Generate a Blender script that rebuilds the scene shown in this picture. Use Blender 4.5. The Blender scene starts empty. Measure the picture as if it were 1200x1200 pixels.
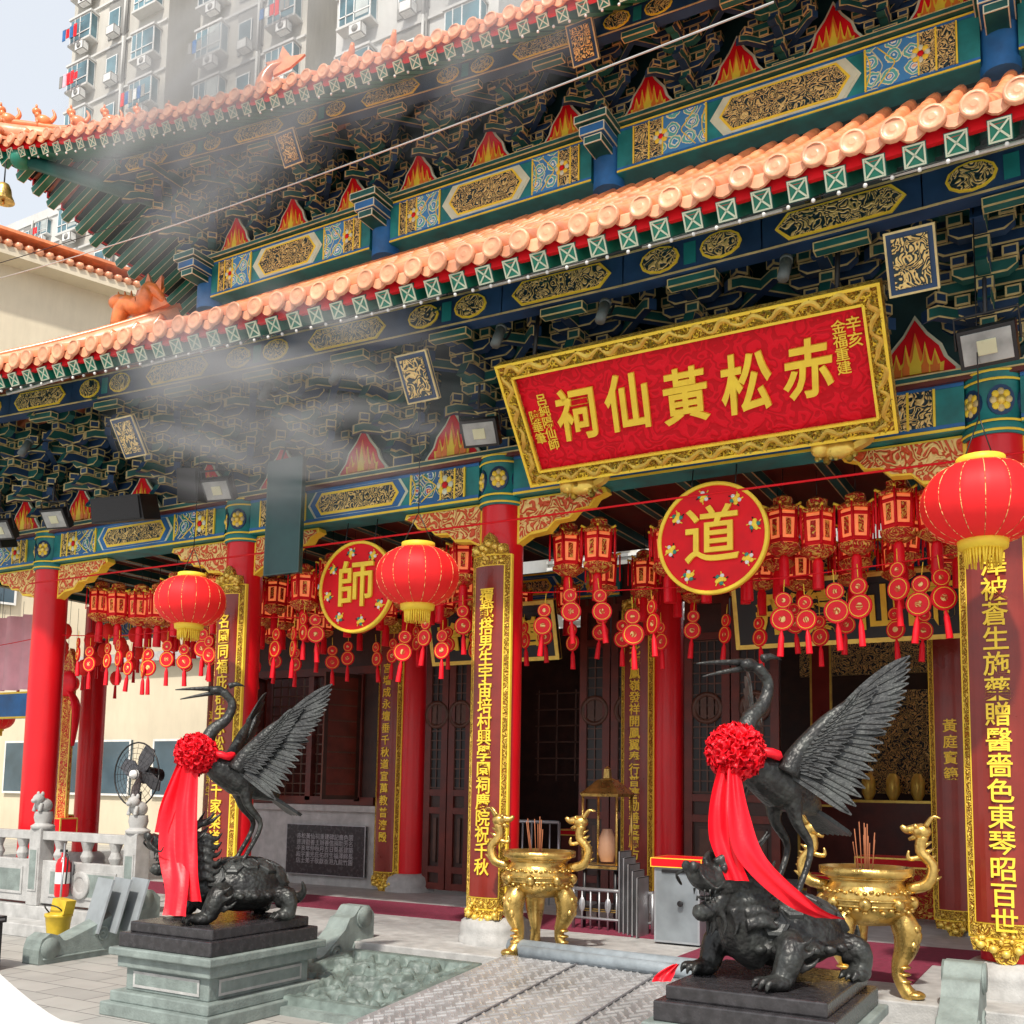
import bpy, math, random
from mathutils import Matrix, Vector, noise
R=random.Random(7)
scene=bpy.context.scene; col=scene.collection
pi=math.pi; rad=math.radians
# ---------------- materials ----------------
MATS={}
def mat(name,c,rough=.5,metal=0,var=.12,scale=6,bump=.0,bscale=40,coat=0,emit=None,es=0,trans=0,detail=4,dirt=0,scales=0,spec=None,patina=None):
    if name in MATS:return MATS[name]
    m=bpy.data.materials.new(name);m.use_nodes=True;nt=m.node_tree;N=nt.nodes;L=nt.links
    p=N['Principled BSDF'];p.inputs['Roughness'].default_value=rough;p.inputs['Metallic'].default_value=metal
    if spec is not None:p.inputs['Specular IOR Level'].default_value=spec
    if coat:p.inputs['Coat Weight'].default_value=coat;p.inputs['Coat Roughness'].default_value=.12
    tc=N.new('ShaderNodeTexCoord');n=N.new('ShaderNodeTexNoise');n.inputs['Scale'].default_value=scale;n.inputs['Detail'].default_value=detail
    L.new(tc.outputs['Object'],n.inputs['Vector'])
    cr=N.new('ShaderNodeValToRGB');L.new(n.outputs['Fac'],cr.inputs['Fac'])
    cr.color_ramp.elements[0].position=.3;cr.color_ramp.elements[1].position=.7
    cr.color_ramp.elements[0].color=tuple(x*(1-var) for x in c)+(1,)
    cr.color_ramp.elements[1].color=tuple(min(1,x*(1+var)) for x in c)+(1,)
    out=cr.outputs['Color']
    if dirt or patina:
        n3=N.new('ShaderNodeTexNoise');n3.inputs['Scale'].default_value=1.3 if not patina else 3.5;n3.inputs['Detail'].default_value=8;n3.inputs['Roughness'].default_value=.7
        mp=N.new('ShaderNodeMapping');mp.inputs['Scale'].default_value=(3,3,.6) if not patina else (2,2,1.4);L.new(tc.outputs['Object'],mp.inputs[0]);L.new(mp.outputs[0],n3.inputs['Vector'])
        r3=N.new('ShaderNodeMapRange');r3.inputs[1].default_value=.45;r3.inputs[2].default_value=.75;r3.inputs[3].default_value=0;r3.inputs[4].default_value=dirt if not patina else .85
        L.new(n3.outputs['Fac'],r3.inputs[0])
        mx=N.new('ShaderNodeMixRGB');mx.inputs[2].default_value=(tuple(x*.4 for x in c) if not patina else patina)+(1,);L.new(r3.outputs[0],mx.inputs[0]);L.new(out,mx.inputs[1]);out=mx.outputs[0]
    L.new(out,p.inputs['Base Color'])
    r2=N.new('ShaderNodeMapRange');r2.inputs[3].default_value=max(.03,rough-.1);r2.inputs[4].default_value=min(1,rough+.12);L.new(n.outputs['Fac'],r2.inputs[0]);L.new(r2.outputs[0],p.inputs['Roughness'])
    if bump:
        n2=N.new('ShaderNodeTexNoise');n2.inputs['Scale'].default_value=bscale;n2.inputs['Detail'].default_value=5;L.new(tc.outputs['Object'],n2.inputs['Vector'])
        h=n2.outputs['Fac']
        if scales:
            v=N.new('ShaderNodeTexVoronoi');v.inputs['Scale'].default_value=scales;L.new(tc.outputs['Object'],v.inputs['Vector'])
            ma=N.new('ShaderNodeMath');ma.operation='MULTIPLY_ADD';ma.inputs[1].default_value=-1.6;L.new(v.outputs['Distance'],ma.inputs[0]);L.new(h,ma.inputs[2]);h=ma.outputs[0]
        b=N.new('ShaderNodeBump');b.inputs['Strength'].default_value=bump;b.inputs['Distance'].default_value=.02;L.new(h,b.inputs['Height']);L.new(b.outputs['Normal'],p.inputs['Normal'])
    if emit:
        p.inputs['Emission Color'].default_value=emit+(1,);p.inputs['Emission Strength'].default_value=es
    MATS[name]=m;return m
def filigree(name,ca,cb,scale=5,freq=34,thr=.25,metal=.5,rough=.35,dist=0.6,bump=.5,spec=.5):
    """swirling gold relief on a painted ground"""
    m=bpy.data.materials.new(name);m.use_nodes=True;nt=m.node_tree;N=nt.nodes;L=nt.links;p=N['Principled BSDF']
    tc=N.new('ShaderNodeTexCoord');n=N.new('ShaderNodeTexNoise');n.inputs['Scale'].default_value=scale;n.inputs['Detail'].default_value=1.6;n.inputs['Distortion'].default_value=dist
    L.new(tc.outputs['Object'],n.inputs['Vector'])
    mu=N.new('ShaderNodeMath');mu.operation='MULTIPLY';mu.inputs[1].default_value=freq;L.new(n.outputs['Fac'],mu.inputs[0])
    s=N.new('ShaderNodeMath');s.operation='SINE';L.new(mu.outputs[0],s.inputs[0])
    r=N.new('ShaderNodeMapRange');r.inputs[1].default_value=thr-.12;r.inputs[2].default_value=thr+.12;L.new(s.outputs[0],r.inputs[0])
    mx=N.new('ShaderNodeMixRGB');mx.inputs[1].default_value=cb+(1,);mx.inputs[2].default_value=ca+(1,);L.new(r.outputs[0],mx.inputs[0]);L.new(mx.outputs[0],p.inputs['Base Color'])
    mm=N.new('ShaderNodeMath');mm.operation='MULTIPLY';mm.inputs[1].default_value=metal;L.new(r.outputs[0],mm.inputs[0]);L.new(mm.outputs[0],p.inputs['Metallic'])
    p.inputs['Roughness'].default_value=rough;p.inputs['Specular IOR Level'].default_value=spec
    b=N.new('ShaderNodeBump');b.inputs['Strength'].default_value=bump;b.inputs['Distance'].default_value=.02;L.new(s.outputs[0],b.inputs['Height']);L.new(b.outputs[0],p.inputs['Normal'])
    MATS[name]=m;return m
def floral(name,scale,cols,metal=0):
    m=bpy.data.materials.new(name);m.use_nodes=True;nt=m.node_tree;N=nt.nodes;L=nt.links;p=N['Principled BSDF']
    tc=N.new('ShaderNodeTexCoord');v=N.new('ShaderNodeTexVoronoi');v.inputs['Scale'].default_value=scale;v.inputs['Randomness'].default_value=.3
    n=N.new('ShaderNodeTexNoise');n.inputs['Scale'].default_value=scale*3.0
    ad=N.new('ShaderNodeMixRGB');ad.blend_type='ADD';ad.inputs[0].default_value=.06
    L.new(tc.outputs['Object'],ad.inputs[1]);L.new(n.outputs['Color'],ad.inputs[2]);L.new(tc.outputs['Object'],n.inputs['Vector'])
    L.new(ad.outputs[0],v.inputs['Vector'])
    cr=N.new('ShaderNodeValToRGB');cr.color_ramp.interpolation='CONSTANT'
    els=cr.color_ramp.elements
    while len(els)<len(cols):els.new(.5)
    for e,(pos,c) in zip(els,cols):e.position=pos;e.color=c+(1,)
    L.new(v.outputs['Distance'],cr.inputs[0]);L.new(cr.outputs[0],p.inputs['Base Color']);p.inputs['Roughness'].default_value=.45
    MATS[name]=m;return m
RED=mat('red_lacquer',(.74,.008,.016),.3,0,.08,2,.04,6,coat=.2,dirt=.2,spec=.35)
RED2=mat('red_paint',(.74,.010,.018),.5,0,.12,5,spec=.2)
DRED=mat('dark_red_wood',(.12,.018,.010),.4,0,.3,5,.1,30)
WOOD=mat('dark_wood',(.040,.015,.010),.4,0,.35,5,.15,30)
WOOD2=mat('dark_wood_light',(.09,.04,.025),.45,0,.3,5,.15,30)
GOLD=mat('gold_leaf',(.95,.64,.13),.34,.45,.2,9,.15,25)
YEL=mat('gold_paint',(1.0,.67,.06),.45,.0,.10,8,spec=.3)
BRASS=mat('aged_brass',(.66,.44,.13),.28,.85,.42,7,.35,26,dirt=.5)
TILE=mat('orange_glazed_tile',(.78,.25,.10),.33,0,.3,3.2,.15,20,coat=.25,dirt=.45)
TILE2=mat('orange_tile_edge',(.84,.36,.20),.36,0,.28,4,.15,20,dirt=.45)
GRN=mat('rafter_green',(.01,.20,.13),.45,0,.2,5)
TEAL=mat('bracket_teal',(.010,.10,.090),.5,0,.4,3)
NAVY=mat('bracket_navy',(.012,.045,.12),.5,0,.4,3)
EDGE=mat('bracket_edge_gold',(.66,.52,.24),.45,.1,.25,8)
PALE=mat('pale_motif',(.68,.72,.54),.5)
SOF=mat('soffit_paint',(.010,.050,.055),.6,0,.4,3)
BLK=mat('black_plastic',(.012,.012,.014),.4)
STONE=mat('light_granite',(.44,.44,.43),.6,0,.16,9,.25,60,dirt=.45)
STONE2=mat('grey_green_stone',(.22,.265,.25),.6,0,.22,7,.3,50,dirt=.55)
BSTONE=mat('black_polished_stone',(.035,.033,.036),.25,0,.35,20,.1,60)
BRONZE=mat('dark_bronze',(.030,.030,.030),.40,.45,.5,7,.22,40,scales=34,patina=(.085,.095,.088))
FEATH=mat('bronze_feather',(.035,.037,.038),.42,.35,.5,9,.25,60,patina=(.11,.12,.115))
WHITE=mat('white_paint',(.75,.75,.73),.5)
CREAM=mat('cream_render',(.64,.57,.43),.8,0,.08,.6,.1,20,dirt=.15)
STEEL=mat('galvanised_metal',(.42,.43,.45),.38,.7,.2,5,.1,30)
PLATE=mat('checker_plate_metal',(.36,.36,.365),.42,.3,.3,1.6,.15,40,dirt=.35)
TREAD=mat('checker_plate_tread',(.62,.62,.62),.3,.5,.2,6)
DGRN=mat('dark_green_board',(.015,.06,.055),.1,0,.2,3)
ORCARV=filigree('orange_gold_carving',(.96,.66,.24),(.72,.09,.02),7,44,.1,.1,.45,.9)
FILI=filigree('gold_on_dark',(.90,.64,.24),(.008,.03,.04),9,46,.0,.25,.38,1.3)
FILIG=filigree('gold_frame_carving',(1.0,.68,.10),(.36,.14,.01),13,44,-.3,.25,.32,1.2,.8)
FILIR=filigree('gold_on_red',(.9,.52,.1),(.6,.02,.01),11,38,.3,.3,.4,1.0)
REDPLQ=filigree('plaque_red_relief',(.80,.006,.022),(.60,.004,.014),7,34,.0,0,.5,.5,.22,.2)
FLOR=floral('painted_floral',5.6,[(0,(.85,.6,.2)),(.08,(.6,.08,.05)),(.14,(.8,.8,.66)),(.18,(.02,.14,.42)),(.27,(.72,.78,.64)),(.31,(.01,.20,.19)),(.43,(.8,.65,.32)),(.48,(.015,.12,.30))])
FLORL=floral('painted_floral_light',4.8,[(0,(.85,.45,.3)),(.09,(.88,.88,.76)),(.15,(.06,.30,.58)),(.23,(.84,.86,.72)),(.28,(.12,.48,.45)),(.40,(.9,.80,.42)),(.45,(.06,.26,.55))])
TEALP=mat('beam_teal',(.012,.20,.20),.5,0,.35,4)
BLUEP=mat('beam_blue',(.02,.14,.38),.5,0,.3,4)
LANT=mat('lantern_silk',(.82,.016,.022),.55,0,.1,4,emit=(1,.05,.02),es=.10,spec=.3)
LGLOW=mat('palace_lantern_panel',(.85,.26,.11),.5,0,.35,9,emit=(1,.24,.07),es=.5)
RIB=mat('red_ribbon',(.88,.008,.022),.42,0,.12,9,.1,30,spec=.35)
GLASS=mat('window_glass',(.07,.11,.14),.12,0,.4,.7)
PINK=mat('pink_cloth',(.90,.48,.55),.7,0,.1,4)
MAR=mat('maroon_board',(.22,.020,.012),.3,0,.18,4,coat=.2)
# ---------------- builder ----------------
class B:
    def __init__(s):s.v=[];s.f=[];s.m=[];s.s=[];s.mats=[]
    def mi(s,m):
        if m not in s.mats:s.mats.append(m)
        return s.mats.index(m)
    def add(s,vs,fs,m,T=None,sm=False):
        o=len(s.v);k=s.mi(m)
        for v in vs:
            v=Vector(v)
            if T is not None:v=T@v
            s.v.append(v)
        for f in fs:
            s.f.append([i+o for i in f]);s.m.append(k);s.s.append(sm)
    def box(s,c,d,m,T=None):
        x,y,z=c;a,b_,h=d[0]/2,d[1]/2,d[2]/2
        vs=[(x+i*a,y+j*b_,z+k*h) for k in(-1,1) for j in(-1,1) for i in(-1,1)]
        s.add(vs,[(0,2,3,1),(4,5,7,6),(0,1,5,4),(2,6,7,3),(0,4,6,2),(1,3,7,5)],m,T)
    def rbox(s,c,d,m,me,w=.012,T=None):
        """box with painted rim on every face"""
        x,y,z=c;h=(d[0]/2,d[1]/2,d[2]/2)
        for ax in range(3):
            u,v=(ax+1)%3,(ax+2)%3
            if min(h[u],h[v])<w*1.5: ww=min(h[u],h[v])*.3
            else: ww=w
            for sg in(-1,1):
                o=[];i=[]
                for (p,q) in((-1,-1),(1,-1),(1,1),(-1,1)):
                    a=[0,0,0];a[ax]=sg*h[ax];a[u]=p*h[u];a[v]=q*h[v];o.append((a[0]+x,a[1]+y,a[2]+z))
                    a=[0,0,0];a[ax]=sg*h[ax];a[u]=p*(h[u]-ww);a[v]=q*(h[v]-ww);i.append((a[0]+x,a[1]+y,a[2]+z))
                fl=(lambda f:f if sg>0 else tuple(reversed(f)))
                s.add(o+i,[fl((0,1,5,4)),fl((1,2,6,5)),fl((2,3,7,6)),fl((3,0,4,7))],me,T)
                s.add(i,[fl((0,1,2,3))],m,T)
    def ext(s,prof,t0,t1,m,T=None,ax='Y',me=None,sm=False):
        """extrude 2D profile; ax=Y: profile is (x,z)"""
        n=len(prof)
        def P(a,b_,t):
            return (a,t,b_) if ax=='Y' else ((t,a,b_) if ax=='X' else (a,b_,t))
        vs=[P(a,b_,t0) for a,b_ in prof]+[P(a,b_,t1) for a,b_ in prof]
        s.add(vs,[tuple(range(n)),tuple(range(2*n-1,n-1,-1))],m,T)
        s.add(vs,[(i,i+n,(i+1)%n+n,(i+1)%n) for i in range(n)],me or m,T,sm)
    def lathe(s,prof,m,n=20,T=None,sm=True,c=(0,0,0),mod=None,caps=True):
        vs=[];fs=[]
        for r,z in prof:
            for i in range(n):
                a=2*pi*i/n;rr=r*(mod(i,n) if mod else 1);vs.append((c[0]+rr*math.cos(a),c[1]+rr*math.sin(a),c[2]+z))
        for j in range(len(prof)-1):
            for i in range(n):
                k=(i+1)%n;fs.append((j*n+i,j*n+k,(j+1)*n+k,(j+1)*n+i))
        s.add(vs,fs,m,T,sm)
        if caps and prof[0][0]>1e-4:s.add([vs[i] for i in range(n)],[tuple(range(n-1,-1,-1))],m,T)
        if caps and prof[-1][0]>1e-4:s.add([vs[(len(prof)-1)*n+i] for i in range(n)],[tuple(range(n))],m,T)
    def tube(s,pts,rs,m,n=8,T=None,cr=4,flat=1,sm=True):
        pts=[Vector(p) for p in pts]
        if not hasattr(rs,'__len__'):rs=[rs]*len(pts)
        P=[];Q=[]
        if cr>1 and len(pts)>2:
            for i in range(len(pts)-1):
                p0=pts[max(i-1,0)];p1=pts[i];p2=pts[i+1];p3=pts[min(i+2,len(pts)-1)]
                for k in range(cr):
                    t=k/cr
                    P.append(.5*((2*p1)+(p2-p0)*t+(2*p0-5*p1+4*p2-p3)*t*t+(3*p1-p0-3*p2+p3)*t**3));Q.append(rs[i]*(1-t)+rs[i+1]*t)
            P.append(pts[-1]);Q.append(rs[-1])
        else:P=pts;Q=list(rs)
        vs=[];up=None
        for i,p in enumerate(P):
            d=(P[min(i+1,len(P)-1)]-P[max(i-1,0)])
            if d.length<1e-9:d=Vector((0,0,1))
            d.normalize()
            if up is None:
                up=Vector((0,0,1)) if abs(d.z)<.9 else Vector((1,0,0))
            sd=d.cross(up)
            if sd.length<1e-6:sd=d.cross(Vector((0,1,0)))
            sd.normalize();up=sd.cross(d).normalized()
            for k in range(n):
                a=2*pi*k/n;vs.append(p+(sd*math.cos(a)+up*math.sin(a)*flat)*Q[i])
        fs=[]
        for j in range(len(P)-1):
            for k in range(n):
                l=(k+1)%n;fs.append((j*n+k,j*n+l,(j+1)*n+l,(j+1)*n+k))
        fs.append(tuple(range(n-1,-1,-1)));fs.append(tuple((len(P)-1)*n+k for k in range(n)))
        s.add(vs,fs,m,T,sm)
    def cyl(s,p0,p1,r,m,n=12,T=None,r1=None):s.tube([p0,p1],[r,r if r1 is None else r1],m,n,T,1)
    def sph(s,c,r,m,T=None,nu=14,nv=9,disp=None):
        if not hasattr(r,'__len__'):r=(r,r,r)
        vs=[];fs=[]
        for j in range(nv+1):
            th=pi*j/nv
            for i in range(nu):
                a=2*pi*i/nu;v=Vector((math.sin(th)*math.cos(a),math.sin(th)*math.sin(a),math.cos(th)))
                k=disp(v) if disp else 1
                vs.append((c[0]+v.x*r[0]*k,c[1]+v.y*r[1]*k,c[2]+v.z*r[2]*k))
        for j in range(nv):
            for i in range(nu):
                k=(i+1)%nu;fs.append((j*nu+i,(j+1)*nu+i,(j+1)*nu+k,j*nu+k))
        s.add(vs,fs,m,T,True)
    def obj(s,name,parent=None,loc=None,bevel=0,remesh=0):
        me=bpy.data.meshes.new(name);me.from_pydata([tuple(v) for v in s.v],[],s.f)
        for m in s.mats:me.materials.append(m)
        me.polygons.foreach_set('material_index',s.m);me.polygons.foreach_set('use_smooth',s.s);me.update()
        o=bpy.data.objects.new(name,me);col.objects.link(o)
        if parent:o.parent=parent
        if loc:o.location=loc
        if remesh:
            r=o.modifiers.new('r','REMESH');r.mode='VOXEL';r.voxel_size=remesh;r.use_smooth_shade=True
            q=o.modifiers.new('s','SMOOTH');q.iterations=2;q.factor=.5
        if bevel:
            q=o.modifiers.new('b','BEVEL');q.width=bevel;q.segments=2;q.limit_method='ANGLE'
        return o
def E(name,loc=(0,0,0),rz=0,parent=None,sc=1):
    e=bpy.data.objects.new(name,None);col.objects.link(e);e.location=loc;e.rotation_euler=(0,0,rz);e.scale=(sc,sc,sc)
    e.empty_display_size=.2
    if parent:e.parent=parent
    return e
def inst(src,name,loc,rz=0,parent=None,sc=(1,1,1)):
    o=bpy.data.objects.new(name,src.data);col.objects.link(o);o.location=loc;o.rotation_euler=(0,0,rz);o.scale=sc;o.parent=parent
    return o
def text(name,body,size,m,T,parent,vertical=False,sp=1.0,ext=.006,off=0.0,shear=0,sx=1):
    c=bpy.data.curves.new(name,'FONT');c.body="\n".join(body) if vertical else body
    c.size=size;c.extrude=ext;c.offset=off;c.align_x='CENTER';c.align_y='CENTER';c.space_line=sp;c.shear=shear;c.resolution_u=3
    if not vertical:c.space_character=sp
    o=bpy.data.objects.new(name+'_c',c);col.objects.link(o)
    bpy.context.view_layer.update()
    me=bpy.data.meshes.new_from_object(o.evaluated_get(bpy.context.evaluated_depsgraph_get()))
    bpy.data.objects.remove(o)
    me.transform(T@Matrix.Rotation(pi/2,4,'X')@Matrix.Diagonal((sx,1,1,1)))
    me.materials.clear();me.materials.append(m)
    o=bpy.data.objects.new(name,me);col.objects.link(o);o.parent=parent;return o
def Tr(x,y,z):return Matrix.Translation((x,y,z))
def Rx(a):return Matrix.Rotation(a,4,'X')
def Ry(a):return Matrix.Rotation(a,4,'Y')
def Rz(a):return Matrix.Rotation(a,4,'Z')

# ================= TEMPLE =================
temple=E('chinese_temple_hall')
XC=-2.85
CX=[-15.6,-12.1,-8.6,-5.1,-.6,3.9]
YF=8.7;YI=12.2;ZP=.3
b=B()
b.box((-4,13.9,ZP/2),(30,12,ZP),STONE)
b.box((-4,7.73,.075),(30,.34,.15),STONE)
b.obj('platform',temple,bevel=.012)
b=B();p=B();cp=B()
for x in CX:
    for y in (YF,YI):
        if y==YI and abs(x+5.1)<.01:x2=-4.7
        elif y==YI and abs(x+.6)<.01:x2=-1.0
        else:x2=x
        p.lathe([(.36,0),(.36,.06),(.34,.08),(.35,.13),(.33,.2),(.27,.24),(.25,.25)],STONE,28,c=(x2,y,ZP))
        b.lathe([(.215,0),(.215,2),(.21,4.35)],RED,32,c=(x2,y,ZP+.25))
    cp.lathe([(.23,0),(.24,.02),(.24,.08),(.225,.1),(.225,.42),(.24,.44),(.24,.5)],TEALP,28,c=(x,YF,4.56))
    for a in range(6):
        T=Tr(x,YF,4.82)@Rz(a*pi/3+.3)
        for q in range(8):
            t=q*pi/4;cp.sph((.055*math.cos(t),-.225,.065*math.sin(t)),(.03,.016,.032),YEL if q%2 else EDGE,T,8,5)
        cp.sph((0,-.23,0),(.035,.03,.04),GOLD,T,8,5)
        pr=[(math.cos(t*pi/8)*.10,math.sin(t*pi/8)*.125) for t in range(16)]
        cp.ext(pr[::-1],-.226,-.2,NAVY,T)
    for z in(4.575,4.65,4.98,5.05):
        cp.lathe([(.243,0),(.252,.01),(.243,.02)],YEL,28,c=(x,YF,z),caps=False)
b.obj('columns',temple);p.obj('column_plinths',temple);cp.obj('column_capitals',temple)
def beam(b,xa,xb,y,z0,z1,th,light=False):
    """painted beam between posts with gold dragon panel and floral ends, facing -Y"""
    L=xb-xa;c=(xa+xb)/2;h=z1-z0;zc=(z0+z1)/2;fl=FLORL if light else FLOR
    b.box((c,y,zc),(L,th,h),TEALP)
    yf=y-th/2
    for s in(-1,1):b.box((c,yf-.004,zc+s*(h/2-.02)),(L,.012,.022),YEL);
    for s in(-1,1):b.box((c,yf-.003,zc+s*(h/2-.05)),(L,.01,.03),BLUEP)
    def lozenge(cx,w,hh,m,mr,dep):
        pr=[(cx-w/2,zc),(cx-w/2+hh*.35,zc+hh/2),(cx+w/2-hh*.35,zc+hh/2),(cx+w/2,zc),(cx+w/2-hh*.35,zc-hh/2),(cx-w/2+hh*.35,zc-hh/2)]
        b.ext(pr[::-1],yf-dep,yf,mr)
        k=.03
        pr=[(cx-w/2+k*1.3,zc),(cx-w/2+hh*.35+k*.4,zc+hh/2-k),(cx+w/2-hh*.35-k*.4,zc+hh/2-k),(cx+w/2-k*1.3,zc),(cx+w/2-hh*.35-k*.4,zc-hh/2+k),(cx-w/2+hh*.35+k*.4,zc-hh/2+k)]
        b.ext(pr[::-1],yf-dep-.006,yf-dep,m)
    hh=h-.13
    pw=L*.36
    lozenge(c,pw+.25,hh+.05,BLUEP if not light else PALE,PALE,.006)
    lozenge(c,pw+.02,hh-.05,FILI,YEL,.016)
    for s in(-1,1):
        cx=c+s*(pw/2+.14+L*.095)
        b.box((cx,yf-.006,zc),(L*.17,.012,h-.12),fl)
        for q in(0,1,2):
            w0=.10+q*.06
            b.tube([(c+s*(pw/2+.16+q*.07),yf-.014,zc-hh*.48),(c+s*(pw/2+.16+q*.07+w0*.5),yf-.014,zc-hh*.2),(c+s*(pw/2+.12+q*.07+w0),yf-.014,zc),(c+s*(pw/2+.16+q*.07+w0*.5),yf-.014,zc+hh*.2),(c+s*(pw/2+.16+q*.07),yf-.014,zc+hh*.48)],.007,(YEL,PALE,YEL)[q],5,None,3)
        # painted rosette
        cr_=c+s*(pw/2+.14+L*.145)
        for q in range(8):
            t=q*pi/4;b.sph((cr_+.07*math.cos(t),yf-.014,zc+.07*math.sin(t)),(.034,.008,.034),(PALE,YEL)[q%2],None,8,5)
        b.sph((cr_,yf-.016,zc),(.035,.012,.035),RED2,None,8,5)
        for q in(-1,1):b.box((cx+q*L*.088,yf-.009,zc),(.02,.018,h-.11),YEL)
        cx2=c+s*(L/2-L*.1)
        b.box((cx2,yf-.007,zc),(L*.085,.014,h-.13),FILI)
        for q in(-1,1):b.box((cx2+q*L*.046,yf-.010,zc),(.018,.02,h-.12),YEL)
b=B()
for i in range(len(CX)-1):
    beam(b,CX[i]+.2,CX[i+1]-.2,YF,4.64,5.07,.3)
    beam(b,CX[i]+.2,CX[i+1]-.2,YI,4.3,4.7,.25)
b.rbox((XC-3,YF,5.10),(25,.42,.06),TEAL,EDGE)
b.obj('front_beams',temple)
UX=[-12.1,-8.6,-5.1,-.6,2.9,6.4];YU=11.2
b=B()
for i in range(len(UX)-1):
    beam(b,UX[i]+.18,UX[i+1]-.18,YU,9.42,10.03,.3,True)
b.rbox((XC,YU,10.07),(19.1,.46,.07),TEAL,EDGE)
for x in UX:
    b.lathe([(.2,0),(.2,.75)],BLUEP,20,c=(x,YU,9.3))
    b.rbox((x,YU-.28,9.86),(.34,.5,.12),BLUEP,PALE);b.rbox((x,YU-.3,9.74),(.24,.4,.1),TEAL,PALE);b.rbox((x,YU-.28,9.99),(.44,.6,.1),TEAL,PALE)
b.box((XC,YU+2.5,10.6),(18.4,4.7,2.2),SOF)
b.box((-12.1,YU+2.3,9.72),(.3,4.6,.6),FLORL)
b.obj('upper_storey',temple)
b=B()
pr=[(0,0),(.95,0),(.97,-.05),(.86,-.09),(.8,-.17),(.66,-.18),(.58,-.26),(.42,-.27),(.33,-.36),(.14,-.38),(0,-.46)]
for i,x in enumerate(CX):
    for s in(-1,1):
        if (i==0 and s<0) or (i==5 and s>0):continue
        T=Tr(x+s*.2,YF,4.63)@Matrix.Diagonal((s,1,1,1))
        b.ext(pr,-.06,.06,YEL,T)
        q=[(.03+a*.93,-.02+c_*.86) for a,c_ in pr]
        b.ext(q,-.068,.068,ORCARV,T)
b.obj('carved_corner_braces',temple)
def bracket_mesh(name,tiers=5,th=.22,st=.22):
    b=B()
    b.rbox((0,0,.06),(.26,.26,.14),NAVY,EDGE,.016)
    for k in range(tiers):
        z=.2+k*th
        L=(k+1)*st
        mm=TEAL if k%2 else NAVY;m2=NAVY if k%2 else TEAL
        pr=[(.25,-.05),(-L-.02,-.05),(-L-.10,-.10),(-L-.20,-.11),(-L-.16,-.05),(-L-.12,.03),(-L-.02,.06),(.25,.06)]
        b.ext([(a,c_+z) for a,c_ in pr],-.045,.045,EDGE,ax='X',me=m2)
        b.ext([(a*.98+.0,c_*.74+z) for a,c_ in pr],-.049,.049,mm,ax='X')
        if k in(1,3):
            for s in(-1,1):
                T=Rz(s*pi/4);L2=L*1.15
                pr=[(.1,-.05),(-L2-.02,-.05),(-L2-.12,-.10),(-L2-.12,.0),(-L2-.02,.05),(.1,.05)]
                b.ext([(a,c_+z) for a,c_ in pr],-.035,.035,EDGE,T,ax='X',me=m2)
                b.ext([(a*.97,c_*.7+z) for a,c_ in pr],-.039,.039,mm,T,ax='X')
                b.rbox((0,-L2,z+.105),(.11,.11,.085),m2,EDGE,.014,T)
        for j in range(k+1):
            y=-j*st
            w=.46 if (k-j)%2==0 else .72
            pr=[(-w/2,.055),(-w/2,.0),(-w/2+.07,-.055),(w/2-.07,-.055),(w/2,.0),(w/2,.055)]
            b.ext([(a,c_+z) for a,c_ in pr],y-.045,y+.045,EDGE,me=m2)
            b.ext([(a*.95,c_*.70+z) for a,c_ in pr],y-.050,y+.050,m2)
            for s in(-1,0,1):
                b.rbox((s*(w/2-.05),y,z+.105),(.115,.115,.085),mm,EDGE,.015)
        b.rbox((0,-L,z+.105),(.12,.12,.085),m2,EDGE,.015)
    return b.obj(name)
bm=bracket_mesh('bracket_template')
brk=E('roof_brackets',parent=temple)
def putbr(x,y,z,rz=0,sz=1,sxy=1):
    inst(bm,'bracket_set',(x,y,z),rz,brk,(sxy,sxy,sz))
def between(xs,n=3):
    o=[]
    for i in range(len(xs)-1):
        k=4 if xs[i+1]-xs[i]>4 else 3
        for j in range(k):o.append(xs[i]+(xs[i+1]-xs[i])*j/k)
    o.append(xs[-1]);return o
LB=between(CX);UB=between(UX)
def lowflare(u):return .0128*u**1.56
def upflare(u):return .027*u**1.56
for x in LB:putbr(x,YF,5.13,0,1.0)
for x in UB:putbr(x,YU,10.1,0,.8+upflare(abs(x-XC))*.42)
for k in range(4):putbr(-12.1,YU+.4+k*1.15,10.1,-pi/2,.8+upflare(9.25)*.42)
putbr(-12.1,YU,10.1,-pi/4,1.1,1.3)
bpy.data.objects.remove(bm)
b=B()
FLAME=mat('flame_orange',(.90,.22,.03),.45)
def flame(x,y,z,w,h):
    pr=[(-w/2,0),(-w/2,.1*h),(-w*.36,.3*h),(-w*.30,.5*h),(-w*.14,.72*h),(0,h),(w*.14,.72*h),(w*.30,.5*h),(w*.36,.3*h),(w/2,.1*h),(w/2,0)]
    T=Tr(x,y,z)
    b.ext(pr[::-1],-.02,.02,PALE,T)
    b.ext([(a*.88,c_*.9+.02*h) for a,c_ in pr][::-1],-.03,.02,RED2,T)
    for k,(ox,hh,ww) in enumerate(((-.14,.34,.13),(.14,.34,.13),(0,.62,.17),(-.07,.46,.10),(.07,.46,.10))):
        tp=[(ox-ww/2*.9,.08*h),(ox-ww*.5,.22*h),(ox-ww*.22,hh*.62*h),(ox,hh*h+.1*h),(ox+ww*.3,hh*.6*h),(ox+ww*.5,.22*h),(ox+ww/2*.9,.08*h)]
        b.ext([(a*w/.64,c_) for a,c_ in tp][::-1],-.036-.002*k,.02,YEL if k!=2 else FLAME,T)
        b.ext([(ox*w/.64+(a-ox)*w/.64*.55,c_*.78+.02*h) for a,c_ in tp][::-1],-.047-.002*k,.02,FLAME if k!=2 else YEL,T)
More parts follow.
